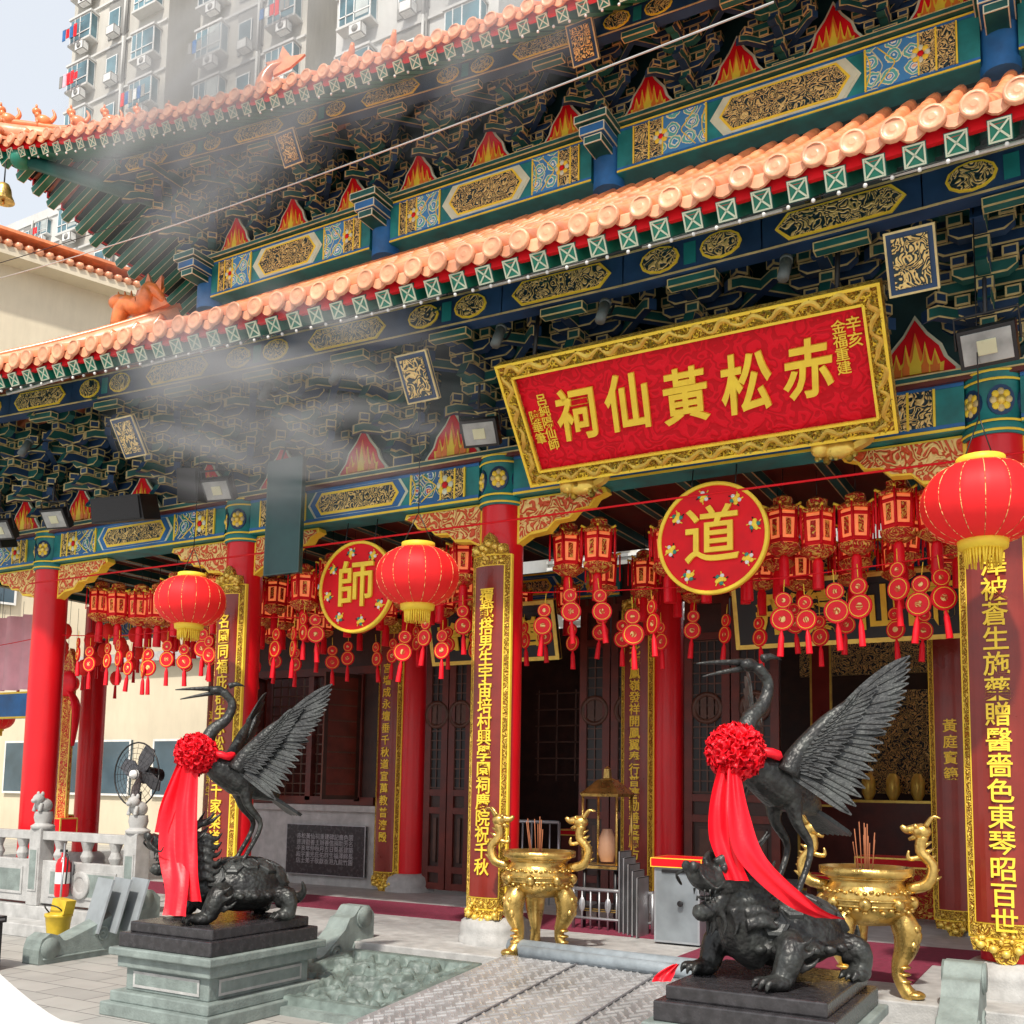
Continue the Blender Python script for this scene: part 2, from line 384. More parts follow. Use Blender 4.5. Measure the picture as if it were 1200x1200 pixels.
for A,y,z,w,h in((LB,YF-.05,5.14,.68,.56),(UB,YU-.05,10.11,.72,.66)):
    for i in range(len(A)-1):flame((A[i]+A[i+1])/2,y,z,w,h)
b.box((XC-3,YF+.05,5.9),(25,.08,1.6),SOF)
b.obj('flame_panels',temple)
def roof(name,half,Ye,D,zc,flare,f,beamY,endr=1.0):
    b=B();e=B();r=B()
    def out(u):return -.35*(u/half)**4
    def P(X,d):
        u=abs(X-XC);k=max(0,1-d/D)
        return Vector((X,Ye+out(u)*k+d,zc+flare(u)*k**1.2+f(d)))
    pitch=.25;n=int(2*half/pitch)
    X0=XC-half
    xs=[X0+i*pitch for i in range(n+1)]
    for i in range(n):
        X,X1=xs[i],xs[i+1]
        dm=min(D,max(.0,half-max(abs(X-XC),abs(X1-XC)))+.25)
        m=10
        vs=[]
        for j in range(m+1):
            d=dm*j/m;vs+= [P(X,d),P(X1,d)]
        b.add(vs,[(2*j,2*j+1,2*j+3,2*j+2) for j in range(m)],TILE)
        a0=P(X,0);a1=P(X1,0)
        w=a1-a0;jz=R.uniform(-.012,.012)
        pts=[a0+w*.04]
        for q in range(7):
            t=q/6;pts.append(a0+w*(.04+.92*t)+Vector((0,-.01,jz-.02-.085*math.sin(pi*t))))
        pts.append(a1-w*.04)
        o2=[p_+Vector((0,.025,0)) for p_ in pts];k=len(pts)
        e.add(pts+o2,[tuple(range(k))]+[(q,(q+1)%k,(q+1)%k+k,q+k) for q in range(k)],TILE2)
    for X in xs:
        u=abs(X-XC);dm=min(D,half-u)
        if dm<.2:dm=.2
        seg=max(1,int(dm/.34));rings=[]
        jit=R.uniform(-.012,.012);jd=R.uniform(-.02,.02)
        for j in range(seg):
            rings.append((j*dm/seg,.083));rings.append(((j+1)*dm/seg-.004,.068))
        vs=[];N=7
        for d,rr in rings:
            c=P(X+jit,d-.03+jd)
            for k in range(N):
                a=pi*k/(N-1);vs.append(c+Vector((rr*math.cos(a),-rr*.35*math.sin(a),rr*math.sin(a)*.95)))
        fs=[]
        for j in range(len(rings)-1):
            for k in range(N-1):fs.append((j*N+k,j*N+k+1,(j+1)*N+k+1,(j+1)*N+k))
        b.add(vs,fs,TILE,None,True)
        c=P(X+jit,-.03+jd)+Vector((0,-.012,.012))
        T=Tr(*c)@Rx(pi/2+R.uniform(-.1,.1))
        e.lathe([(.088,-.02),(.088,.01),(.07,.014),(.066,.010),(.03,.011),(.022,.014)],TILE2,14,T)
    for s in(-1,1):
        m=int(6/pitch)
        for i in range(m*2):
            y=i*pitch
            vs=[]
            def S(y_,d):
                x=XC+s*(half-d);hh=zc+flare(half)*max(0,1-y_/5)*max(0,1-d/D)+f(d)
                return Vector((x,Ye-.35*max(0,1-y_/4)*max(0,1-d/D)+y_,hh))
            dm=min(D,y+pitch)
            for j in range(7):
                d=dm*j/6;vs+=[S(y,d),S(y+pitch,d)]
            b.add(vs,[(2*j,2*j+1,2*j+3,2*j+2) if s<0 else (2*j,2*j+2,2*j+3,2*j+1) for j in range(6)],TILE)
            b.tube([S(y,dm*j/4)+Vector((0,0,.03)) for j in range(5)],.065,TILE,6,None,1)
    b.obj(name+'_tiles',temple);e.obj(name+'_tile_ends',temple)
    for i in range(n):
        a=P(xs[i],0);c=P(xs[i+1],0)
        vs=[a+Vector((0,.05,-.02)),c+Vector((0,.05,-.02)),c+Vector((0,.05,-.125)),a+Vector((0,.05,-.125))]
        v2=[q+Vector((0,.04,0)) for q in vs]
        r.add(vs+v2,[(0,3,2,1),(4,5,6,7),(3,7,6,2)],RED2)
        X=(xs[i]+xs[i+1])/2
        L=beamY-Ye
        pts=[P(X,0.08),P(X,L*.45),P(X,L)]
        offs=-.20
        for j in range(2):
            p0=pts[j]+Vector((0,0,offs));p1=pts[j+1]+Vector((0,0,offs-(.02 if j else 0)));d=p1-p0
            a=math.atan2(d.z,d.y)
            T=Tr(*((p0+p1)/2))@Rx(a)
            wd=.145 if j==0 else .1
            r.rbox((0,0,0),(wd,d.length+.02,wd),GRN,TEAL,.006,T)
            if j==0:
                yy=-(d.length+.02)/2-.004
                for s in(-1,1):
                    r.box((0,0,0),(.012,.008,.15),PALE,T@Tr(0,yy,0)@Ry(s*pi/4))
                    r.box((s*.062,yy,0),(.011,.010,.135),PALE,T);r.box((0,yy,s*.062),(.113,.010,.011),PALE,T)
    for i in range(n):
        vs=[]
        for j in range(7):
            d=.1+j*(beamY-Ye+.3)/6
            vs+=[P(xs[i],d)+Vector((0,0,-.13)),P(xs[i+1],d)+Vector((0,0,-.13))]
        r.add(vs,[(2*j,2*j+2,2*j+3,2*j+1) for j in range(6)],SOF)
    for s in(-1,):
        for i in range(26):
            y=.2+i*pitch
            x=XC+s*half
            z=zc+flare(half)*max(0,1-y/5)
            yb=Ye+y-.35*max(0,1-y/4)
            L=min(y+.2,1.9)
            r.rbox((0,0,0),(L,.12,.12),GRN,PALE,.008,Tr(x+L/2+.05,yb,z-.19+.2*L*.6)@Ry(-.45))
            vs=[Vector((x,yb,z-.13)),Vector((x,yb+pitch,z-.13)),Vector((x+L,yb+pitch,z-.13+f(L)-L*.15)),Vector((x+L,yb,z-.13+f(L)-L*.15))]
            r.add(vs,[(0,1,2,3)],SOF)
            r.box((x+.03,yb+.12,z-.07),(.04,pitch,.1),RED2)
    r.obj(name+'_rafters',temple)
    h=B()
    for s in(-1,1):
        pts=[]
        for j in range(9):
            d=D*j/8;q=P(XC+s*(half-d),d);pts.append(q+Vector((0,0,.1)))
        pts[0]+=Vector((s*.1,-.1,.12))
        h.tube(pts,[.09]+[.12]*8,TILE2,8,None,2,1.4)
        h.tube([q+Vector((0,0,.17)) for q in pts],.06,TILE,8,None,2)
    h.obj(name+'_hip_ridges',temple)
    return P
PL=roof('lower_roof',14.4,6.6,4.55,6.0,lowflare,lambda d:.62*d+.02*d*d,YF)
PU=roof('upper_roof',11.9,9.35,5.0,10.45,upflare,lambda d:.72*d+.03*d*d,YU)
b=B()
for (p0,p1) in(((-12.1,YU,10.9),(-14.3,9.25,11.45)),((-15.6,YF,6.6),(-17.0,6.7,6.75))):
    b.tube([p0,p1],[.14,.1],TEAL,6,None,1)
    b.sph(p1,(.16,.16,.16),GRN)
b.obj('corner_beams',temple)
b=B()
def frieze(x0,x1,y,P,dd,h,off):
    n=int((x1-x0)/1.15)
    for i in range(n):
        xa=x0+(x1-x0)*i/n;xb=x0+(x1-x0)*(i+1)/n
        za=P(xa,dd).z+off;zb=P(xb,dd).z+off
        a=math.atan2(zb-za,xb-xa);T=Tr((xa+xb)/2,y,(za+zb)/2)@Ry(-a);L=(xb-xa)
        b.box((0,0,0),(L+.01,.14,h),NAVY,T)
        for s in(-1,1):b.box((0,-.074,s*(h/2-.015)),(L,.01,.014),EDGE,T)
        if i%2==0:
            w=L*.82;hh=h*.72
            pr=[(-w/2,0),(-w/2+.1,hh/2),(w/2-.1,hh/2),(w/2,0),(w/2-.1,-hh/2),(-w/2+.1,-hh/2)]
            b.ext(pr[::-1],-.084,-.07,YEL,T);b.ext([(p*.95,q*.84) for p,q in pr][::-1],-.09,-.07,FILI,T)
        else:
            for k in(-1,1):
                T2=T@Tr(k*L*.22,0,0)
                pr=[(math.cos(t*pi/6)*.17,math.sin(t*pi/6)*h*.37) for t in range(12)]
                b.ext(pr[::-1],-.084,-.07,YEL,T2);b.ext([(p*.88,q*.85) for p,q in pr][::-1],-.09,-.07,FILI,T2)
            b.box((0,-.072,0),(.1,.012,h*.6),TEALP,T)
        b.rbox((0,0,-h/2-.05),(L*.35,.1,.07),TEAL,EDGE,.01,T)
frieze(-16,9.5,7.5,PL,.85,.3,-.50)
frieze(-13,8,10.15,PU,.8,.28,-.46)
b.obj('eave_frieze',temple)
b=B()
for (x,y,z) in((-15.2,7.3,5.55),(-9.0,7.3,5.5),(-5.2,7.3,5.45),(-1.0,7.35,5.52),(-9.4,10.0,10.55),(-4.9,10.0,10.45),(-.6,10,10.4)):
    T=Tr(x,y,z)@Rx(rad(32))
    b.rbox((0,0,0),(.34,.05,.44),NAVY,EDGE,.015,T);b.box((0,-.03,0),(.24,.02,.34),FILI,T)
b.obj('small_tilted_plaques',temple)
def beast(b,T,m,s=1):
    b.sph((0,0,.12*s),(.07*s,.12*s,.09*s),m,T,10,7);b.sph((0,-.1*s,.25*s),(.055*s,.07*s,.06*s),m,T,10,7)
    b.tube([(0,-.06*s,.14*s),(0,-.1*s,.24*s)],.05*s,m,6,T);b.tube([(0,.1*s,.12*s),(0,.16*s,.22*s),(0,.12*s,.32*s)],[.035*s,.03*s,.012*s],m,6,T)
    for x in(-.04,.04):b.cyl((x*s,-.07*s,0),(x*s,-.08*s,.12*s),.022*s,m,6,T);b.sph((x*s,-.1*s,.31*s),(.015*s,.02*s,.035*s),m,T,6,4)
FIG=mat('orange_figure',(.75,.22,.06),.35,0,.25,8,coat=.3)
b=B()
for j in range(8):
    d=.15+j*.33;q=PU(XC-(11.9-d),d);beast(b,Tr(q.x,q.y,q.z+.28)@Rz(-pi/4),FIG,1.05)
q=PU(XC-(11.9-3.0),3.0)
T=Tr(q.x,q.y,q.z+.2)@Rz(pi/2+rad(25))
b.tube([(0,-.35,.1),(0,-.1,.18),(0,.2,.2),(0,.38,.45),(0,.25,.75),(0,.05,.85)],[.13,.2,.2,.14,.08,.03],FIG,10,T)
b.ext([(-.1,.75),(-.35,.98),(-.1,.95),(.05,1.15),(.12,.9),(.35,.85),(.2,.72),(.2,.6)],-.03,.03,FIG,T@Rz(pi/2))
b.sph((0,-.42,.2),(.13,.16,.15),FIG,T)
for k in range(6):b.tube([(0,-.2+.1*k,.33),(0,-.14+.1*k,.46+.02*k)],[.04,.01],FIG,6,T)
for dd in(3.7,4.2):
    q=PU(XC-(11.9-dd),dd);T=Tr(q.x,q.y,q.z+.2)@Rz(-.6)
    b.tube([(-.5,0,.05),(-.25,0,.3),(0,0,.2),(.2,0,.5),(.35,0,.35),(.5,0,.6)],[.1,.15,.14,.12,.09,.03],FIG,8,T)
    b.sph((-.52,0,.16),(.17,.1,.12),FIG,T)
q=PL(XC-(14.4-4.3),4.3);T=Tr(q.x-.25,q.y-.1,q.z+.1)@Rz(.3)
b.tube([(-.45,0,0),(-.3,0,.35),(0,0,.3),(.15,0,.6),(.4,0,.35)],[.1,.16,.18,.13,.05],FIG,8,T)
b.sph((-.42,0,.42),(.19,.12,.13),FIG,T);b.ext([(.0,.5),(.1,.85),(.2,.6),(.35,.8),(.35,.45),(.5,.3),(.2,.2)],-.04,.04,FIG,T)
for k in range(8):b.tube([(-.4+.1*k,0,.4),(-.45+.12*k,0,.6)],[.05,.01],FIG,6,T)
b.obj('roof_ridge_figures',temple)
# ---- hall wall behind porch
b=B()
def panel_leaf(xa,xb,z0=.35,z1=4.2,lattice=True,y=YI):
    w=xb-xa;c=(xa+xb)/2
    b.box((c,y,(z0+z1)/2),(w-.02,.05,z1-z0),WOOD)
    for s in(-1,1):b.box((c+s*(w/2-.06),y-.035,(z0+z1)/2),(.1,.06,z1-z0),DRED)
    zz=[z0+.05,z0+.28,z0+1.1,z0+1.35,z1-.5,z1-.05]
    for z in zz:b.box((c,y-.035,z),(w-.22,.055,.09),DRED)
    b.rbox((c,y-.03,z0+.69),(w-.34,.04,.62),WOOD2,WOOD,.03)
    if lattice:
        zl0,zl1=z0+1.42,z1-.56
        b.box((c,y-.028,(zl0+zl1)/2),(w-.22,.01,zl1-zl0),BLK)
        k=max(2,int((w-.2)/.1))
        for i in range(k+1):b.box((xa+.11+(w-.22)*i/k,y-.04,(zl0+zl1)/2),(.016,.02,zl1-zl0),WOOD2)
        k=int((zl1-zl0)/.13)
        for i in range(k+1):b.box((c,y-.043,zl0+(zl1-zl0)*i/k),(w-.22,.02,.016),WOOD2)
        T=Tr(c,y-.05,(zl0+zl1)/2+.1)@Rx(pi/2)
        b.lathe([(.2,-.02),(.2,.02),(.16,.025),(.14,0)],WOOD2,20,T)
for xa,xb in((-8.35,-7.95),(-7.95,-7.55),(-5.9,-5.45),(-5.45,-4.95),(-4.45,-3.85),(-3.85,-3.25),(-1.2,-.2),(-.2,.9),(.9,2),(2,3.6)):
    panel_leaf(xa,xb)
b.box((XC-1.2,YI,4.45),(17,.08,.55),DRED)
for i in range(40):b.box((-11+i*.4,YI-.05,4.45),(.03,.04,.5),WOOD2)
xa,xb=-11.85,-8.85
b.box(((xa+xb)/2,YI,.85),(xb-xa,.25,1.1),STONE);b.box(((xa+xb)/2,YI-.03,1.44),(xb-xa,.34,.09),STONE)
b.box(((xa+xb)/2,YI,4.0),(xb-xa,.12,.9),WOOD);
b.box((-11.65,YI,2.5),(.4,.12,2.1),WOOD);b.box((-9.15,YI,2.5),(.6,.12,2.1),WOOD)
for z in(1.55,3.5):b.box((-10.4,YI-.04,z),(2.4,.14,.12),DRED)
for x in(-11.4,-9.5,-10.45):b.box((x,YI-.04,2.5),(.1,.14,1.9),DRED)
for i in range(12):b.box((-11.3+i*.155,YI,2.5),(.02,.03,1.9),WOOD2)
for i in range(13):b.box((-10.4,YI-.01,1.65+i*.15),(1.8,.03,.02),WOOD2)
for x,a in((-11.42,-1.2),(-9.5,1.2)):
    T=Tr(x,YI-.1,2.5)@Rz(a);s=1 if a<0 else -1
    b.rbox((s*.3,0,0),(.6,.05,1.85),DRED,WOOD,.06,T)
    for i in range(7):b.box((s*.3,-.03,-.7+i*.23),(.46,.02,.02),WOOD2,T)
b.rbox((-10.0,YI-.17,.82),(1.5,.06,.75),BSTONE,STEEL,.012)
b.box((-12.1,15.2,2.6),(.2,6,4.8),DRED)
b.box((6.4,15.2,2.6),(.2,6,4.8),DRED)
b.box((-2.85,18.2,2.6),(18.5,.1,4.8),WOOD)
b.box((-5.8,10.6,5.06),(20.5,4.2,.05),DRED)
for i in range(30):b.rbox((-15.5+i*.7,10.5,4.98),(.1,3.5,.12),TEAL,EDGE,.01)
hw=b.obj('hall_wall',temple)
text('wall_inscription',"赤松黃仙祠重建碑記嗇色園\n普濟勸善主辦善信捐助芳名\n辛亥年仲秋月吉日奠基建築\n殿宇重光庇佑群生福澤綿長\n信士弟子敬獻香港九龍竹園",.09,STEEL,Tr(-10.0,YI-.205,.83),hw,False,1,.001,0)
b=B()
b.rbox((-1.9,13.6,.95),(1.5,.6,.12),RED2,GOLD,.02)
b.box((-1.9,13.35,.6),(1.4,.04,.6),FILIR)
for s in(-1,1):
    b.box((-1.9+s*.65,13.6,.6),(.08,.5,.6),RED2)
b.rbox((-2.3,16.5,1.0),(3.5,.8,1.4),DRED,GOLD,.04);b.box((-2.3,16.8,2.6),(1.6,.2,1.6),FILI);b.box((-2.3,16.6,3.9),(3.6,.1,.5),FILI)
for x in(-3.3,-1.3):b.rbox((x,14.5,2.9),(.3,.04,2.6),MAR,GOLD,.03)
for i in range(5):b.lathe([(.05,0),(.1,.1),(.1,.3),(.05,.4)],GOLD,10,c=(-3.0+i*.35,16.2,1.7))
for k in range(3):
    b.rbox((-3.0+k*.75,13.2,.75),(.4,.4,.06),RED2,GOLD,.01)
    for dx in(-.15,.15):b.box((-3.0+k*.75+dx,13.2,.52),(.05,.3,.42),DRED)
b.rbox((-6.8,15,1.1),(1.4,.6,.1),RED2,GOLD,.02);b.box((-6.8,14.75,.7),(1.3,.03,.7),DRED)
for i in range(6):
    x=-7.5+i*.32
    b.box((x,14,2.6),(.02,.02,1.4),WOOD2);
for i in range(6):b.box((-6.7,14,2.0+i*.25),(1.7,.02,.02),WOOD2)
b.obj('hall_interior_furniture',temple)
# couplet boards
def board(x,y,z0,z1,w,chars,sp,size,name='couplet_board'):
    e=E(name);h=z1-z0;b=B();zc=(z0+z1)/2
    rc=.36
    def strip(wd,dy,za,zb,m):
        N=10;fr=[]
        for i in range(N+1):
            xx=(-1+2*i/N)*wd/2;fr.append((xx,rc-math.sqrt(rc*rc-xx*xx)+dy))
        bk=[(a,q+.035) for a,q in reversed(fr)]
        b.ext(fr+bk,za,zb,m,Tr(x,y,0),'Z')
    strip(w,0,z0,z1,YEL)
    strip(w-.025,-.006,z0+.015,z1-.015,FILIG)
    strip(w-.105,-.011,z0+.11,z1-.11,YEL)
    strip(w-.125,-.016,z0+.12,z1-.12,MAR)
    for zz,s in((z1,1),(z0,-1)):
        pr2=[(-w/2+.02,0),(-w*.42,.09),(-w*.2,.1),(-w*.12,.18),(0,.22),(w*.12,.18),(w*.2,.1),(w*.42,.09),(w/2-.02,0)]
        if s<0:pr2=[(a,-q*.9) for a,q in pr2][::-1]
        b.ext(pr2[::-1],-.03,.03,FILIG,Tr(x,y+.03,zz))
        for k in range(5):b.sph((x+(-.14+.07*k)*w/.43,y-.005,zz+s*(.04+.03*(2-abs(k-2)))),(.035,.035,.03),GOLD,None,8,5)
        for k in range(12):b.sph((x+R.uniform(-.17,.17)*w/.43,y+.0,zz+s*R.uniform(-.07,.07)),(.02,.03,.02),GOLD,None,6,4)
    b.obj('board',e)
    text('gold_text',chars,size,YEL,Tr(x,y-.022,zc-.02),e,True,sp,.005,.002)
    return e
board(-8.6,8.44,.75,4.05,.44,"名園同福庇群生赤松普渡千家樂道",1.0,.175)
board(-5.1,8.44,.62,4.05,.44,"覆載搭男生宇宙培村興學園祠慶院祝千秋",.93,.165)
board(-.62,8.44,.72,4.05,.52,"黿甲澤被蒼生施藥贈醫嗇色東琴昭百世",1.0,.19)
for x,ch in((-12.3,"道教聖域普濟眾生"),(-8.85,"宮墻成永壇垂千秋道宣萬教普濟殿"),(-5.0,"北傳鳳嶺發祥開鳳翼奉行普濟勸善度厲方"),(-1.35,"黃庭寶籙")):
    board(x,11.9,.45,4.1,.44,ch,1.15 if len(ch)<18 else 1.0,.15)
b=B()
for x,w in((-2.2,2.6),(-6.7,1.9)):
    T=Tr(x,11.2,3.75)@Rx(rad(15))
    b.rbox((0,0,0),(w,.08,.75),BLK,GOLD,.05,T);b.box((0,-.045,0),(w-.3,.02,.5),BLK,T)
o=b.obj('hall_name_plaque')
text('gold_text',"飛鸞仙師",.5,YEL,Tr(-2.2,11.12,3.7)@Rx(rad(15)),o,False,1.1,.01,.01)
text('gold_text',"普濟勸善",.38,YEL,Tr(-6.7,11.12,3.7)@Rx(rad(15)),o,False,1.1,.01,.01)
# ============ MAIN PLAQUE ============
pl=E('temple_name_plaque')
th=math.atan2(.7,.9)
T=Tr(-2.87,7.9,5.08)@Rx(th)
b=B();W,H=3.26,1.15;fw=.135
b.box((0,0.03,0),(W-.1,.06,H-.1),RED2,T)
b.box((0,-.01,0),(W-.2,.04,H-.2),REDPLQ,T)
for s in(-1,1):
    b.box((0,-.02,s*(H/2-fw/2)),(W,.12,fw),FILIG,T);b.box((s*(W/2-fw/2),-.02,0),(fw,.12,H-2*fw-.002),FILIG,T)
    b.box((0,-.085,s*(H/2-.012)),(W,.03,.024),YEL,T);b.box((0,-.085,s*(H/2-fw+.0)),(W-2*fw,.03,.02),YEL,T)
    b.box((s*(W/2-.012),-.085,0),(.024,.03,H-.05),YEL,T);b.box((s*(W/2-fw),-.085,0),(.02,.03,H-2*fw),YEL,T)
def dragonrow(p0,p1,n):
    p0=Vector(p0);p1=Vector(p1);d=(p1-p0);u=d.normalized();v=Vector((-u.z,0,u.x))
    pts=[p0+d*(i/n)+v*(.032*math.sin(i*1.5+R.uniform(-.9,.9))) for i in range(n+1)]
    b.tube(pts,[.010+.014*abs(math.sin(i*.7)) for i in range(n+1)],GOLD,6,T,3)
    for i in range(n*5):b.sph(p0+d*R.random()+v*R.uniform(-.05,.05),(R.uniform(.006,.018),.014,R.uniform(.006,.018)),R.choice([YEL,GOLD]),T,6,4)
    for i in range(n):
        c=p0+d*R.random()+v*R.uniform(-.03,.03);a=R.uniform(0,6.28);q=.025
        b.tube([c+u*(q*math.cos(a+t))*(1-t*.12)+v*(q*math.sin(a+t))*(1-t*.12) for t in (0,1,2,3,4,5)],.006,YEL,5,T,2)
for s in(-1,1):
    dragonrow((-W/2+.07,-.09,s*(H/2-fw/2)),(W/2-.07,-.09,s*(H/2-fw/2)),60)
    dragonrow((s*(W/2-fw/2),-.09,-H/2+.1),(s*(W/2-fw/2),-.09,H/2-.1),18)
for x in(-1.15,1.15):
    b.sph((x,.0,-H/2-.09),(.15,.09,.08),GOLD,T);b.sph((x-.14,-.02,-H/2-.06),(.08,.08,.075),GOLD,T);b.tube([(x+.1,0,-H/2-.1),(x+.25,0,-H/2-.04),(x+.2,0,-H/2+.02)],[.05,.04,.02],GOLD,6,T)
    for i in range(14):b.sph((x+R.uniform(-.2,.18),-.06,-H/2-.09+R.uniform(-.05,.05)),.025,GOLD,T,6,4)
    for k in(-.1,.08):b.sph((x+k,-.03,-H/2-.16),(.035,.05,.04),GOLD,T,8,5)
b.obj('plaque_board',pl,bevel=.004)
for i,ch in enumerate("祠仙黃松赤"):
    text('gold_character',ch,.48+.03*(i%2),YEL,T@Tr((-1.02,-.53,-.02,.50,1.0)[i],-.045,-.02+.02*math.sin(i*2)),pl,False,1,.014,.010,.15,.84)
text('small_inscription',"辛亥",.12,YEL,T@Tr(1.40,-.04,.24),pl,True,1,.005,.001)
text('small_inscription',"金福重建",.11,YEL,T@Tr(1.29,-.04,.14),pl,True,.95,.005,.001)
text('small_inscription',"呂純陽仙師",.11,YEL,T@Tr(-1.30,-.04,-.02),pl,True,.95,.005,.001)
text('small_inscription',"陳華筆",.11,YEL,T@Tr(-1.41,-.04,-.05),pl,True,.95,.005,.001)
b=B()
for x in(-1.3,1.3):b.cyl((-2.87+x,7.6,5.5),(-2.87+x,7.7,6.2),.02,BLK,8)
b.obj('hangers',pl)
# ============ ROUND SIGNS ============
def rsign(x,y,z,ch):
    e=E('round_sign');T=Tr(x,y,z)@Rx(pi/2);b=B()
    b.lathe([(.5,-.03),(.5,.03)],RED2,56,T)
    b.lathe([(.503,.0),(.503,.045),(.497,.05),(.475,.05),(.47,.045),(.47,.029)],YEL,56,T,caps=False)
    MG=mat('sign_motif_green',(.03,.25,.2),.4)
    for i in range(8):
        a=i*pi/4+.2
        T2=Tr(x+.385*math.cos(a),y-.035,z+.385*math.sin(a))@Ry(-a)
        b.sph((0,0,0),(.03,.012,.04),YEL,T2,8,5)
        for q in range(5):
            t=q*2*pi/5
            b.sph((.035*math.cos(t),-.002,.035*math.sin(t)),(.02,.01,.02),(MG,YEL,WHITE)[(q+i)%3],T2,8,5)
            b.cyl((.03*math.cos(t),0,.03*math.sin(t)),(.07*math.cos(t+.4),0,.07*math.sin(t+.4)),.006,(YEL,BLK)[q%2],5,T2)
    b.obj('disc',e)
    text('gold_character',ch,.54,YEL,Tr(x,y-.045,z-.01),e,False,1,.012,.006,0,.95)
    b=B();b.cyl((x-.2,y,z+.45),(x-.2,y+.05,4.65),.006,BLK,6);b.cyl((x+.2,y,z+.45),(x+.2,y+.05,4.65),.006,BLK,6);b.obj('hangers',e)
rsign(-2.85,8.52,3.98,"道");rsign(-6.85,8.62,3.9,"師")
# ============ BIG LANTERNS ============
def lantern(x,y,z,r=.37,ztop=6.0):
    e=E('red_lantern',(x,y,z));e.rotation_euler=(R.uniform(-.04,.04),R.uniform(-.04,.04),R.uniform(0,1));b=B()
    prof=[]
    for i in range(17):
        t=-1+2*i/16;a=t*pi/2*.86;prof.append((r*math.cos(a)**.8,.72*r*math.sin(a)))
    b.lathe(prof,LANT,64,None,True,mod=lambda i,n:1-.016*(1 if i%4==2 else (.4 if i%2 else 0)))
    for i in range(16):
        a=i*2*pi/16
        b.tube([(p*1.0*math.cos(a),p*math.sin(a),q) for p,q in prof],.0028,ORCARV,4,None,1)
    b.lathe([(r*.36,.64*r),(r*.4,.66*r),(r*.4,.80*r),(r*.3,.82*r)],YEL,24)
    b.lathe([(r*.3,-.84*r),(r*.4,-.80*r),(r*.42,-.66*r),(r*.36,-.62*r)],YEL,24)
    for i in range(34):
        a=i*2*pi/34;q=r*.3
        b.tube([(q*math.cos(a),q*math.sin(a),-.8*r),(q*R.uniform(.85,1.05)*math.cos(a),q*R.uniform(.85,1.05)*math.sin(a),-1.1*r)],[.010,.006],YEL,5,None,1)
    for k in(-1,1):b.cyl((k*r*.35,0,.8*r),(k*.01,0,1.5*r),.005,BLK,5)
    b.cyl((0,0,1.5*r),(0,0,ztop-z),.005,BLK,5)
    b.obj('lantern',e)
lantern(-8.27,7.6,3.68,.37);lantern(-5.35,7.6,3.69,.385);lantern(-.62,7.6,3.78,.40)
lantern(-17.3,11.5,2.9,.3)
# ============ PALACE LANTERNS ============
b=B()
def palace(x,y,z,s=1):
    T=Tr(x,y,z)@Rz(R.uniform(0,1))@Rx(R.uniform(-.05,.05))
    b.lathe([(.12*s,-.17*s),(.13*s,-.15*s),(.15*s,.13*s),(.13*s,.16*s)],LGLOW,6,T,False)
    for i in range(6):
        a=i*pi/3;c,sn=math.cos(a),math.sin(a)
        b.cyl((.135*s*c,.135*s*sn,-.17*s),(.156*s*c,.156*s*sn,.17*s),.016*s,RED2,5,T)
        b.tube([(.15*s*c,.15*s*sn,.2*s),(.21*s*c,.21*s*sn,.22*s)],.014*s,YEL,5,T)
        b.tube([(.2*s*c,.2*s*sn,.2*s),(.2*s*c,.2*s*sn,-.10*s)],.010*s,RIB,4,T)
        a2=a+pi/6;b.box((0,0,0),(.005,.05*s,.16*s),FILIR,T@Rz(a2)@Tr(.13*s,0,0))
    for z_ in(-.13,.11):b.lathe([(.148*s,z_*s-.02*s),(.156*s,z_*s),(.148*s,z_*s+.02*s)],RED2,6,T,False,caps=False)
    b.lathe([(.17*s,.16*s),(.18*s,.19*s),(.1*s,.24*s),(.1*s,.3*s),(.04*s,.33*s)],FILIR,6,T,False)
    b.lathe([(.08*s,-.26*s),(.17*s,-.2*s),(.17*s,-.16*s)],FILIR,6,T,False)
    b.lathe([(.055*s,-.55*s),(.05*s,-.3*s),(.03*s,-.25*s)],RIB,8,T)
    b.cyl((0,0,.33*s),(0,0,.6*s),.004,BLK,4,T)
for y,z,x0,x1,dx in((9.1,4.12,-11.6,3.6,.36),(9.9,4.18,-11.5,3.6,.40),(10.7,4.2,-11.6,3.6,.44),(11.5,4.2,-11.3,3,.55)):
    x=x0
    while x<x1:
        if min(abs(x-c) for c in CX)>.3 and R.random()<.93:palace(x+R.uniform(-.04,.04),y+R.uniform(-.08,.08),z+R.uniform(-.09,.05),.95 if y<11 else .85)
        x+=dx*R.uniform(.85,1.2)
b.obj('palace_lanterns')
# ============ GOURD ORNAMENTS ============
b=B()
GR=mat('gourd_red',(.80,.010,.022),.45,0,.1,8,spec=.3)
def gourd(x,y,z,s=1):
    T=Tr(x,y,z)@Rz(R.uniform(-.6,.6))@Ry(R.uniform(-.14,.14))
    for (cz,r) in((-.09,.095),(.065,.068)):
        T2=T@Tr(0,0,cz*s)@Rx(pi/2)
        b.lathe([(r*s,-.012),(r*s*1.05,0),(r*s,.012)],GR,18,T2)
        b.lathe([(r*s*.86,.0125),(r*s*.86,.015),(r*s*.80,.015),(r*s*.80,.0125)],YEL,18,T2,caps=False)
        b.lathe([(r*s*.30,.0125),(r*s*.26,.017)],ORCARV,10,T2)
    b.cyl((0,0,.12*s),(0,0,.24*s),.004,YEL,4,T)
    b.lathe([(.030,-.40*s),(.024,-.24*s),(.008,-.18*s)],RIB,6,T)
x=-11.6
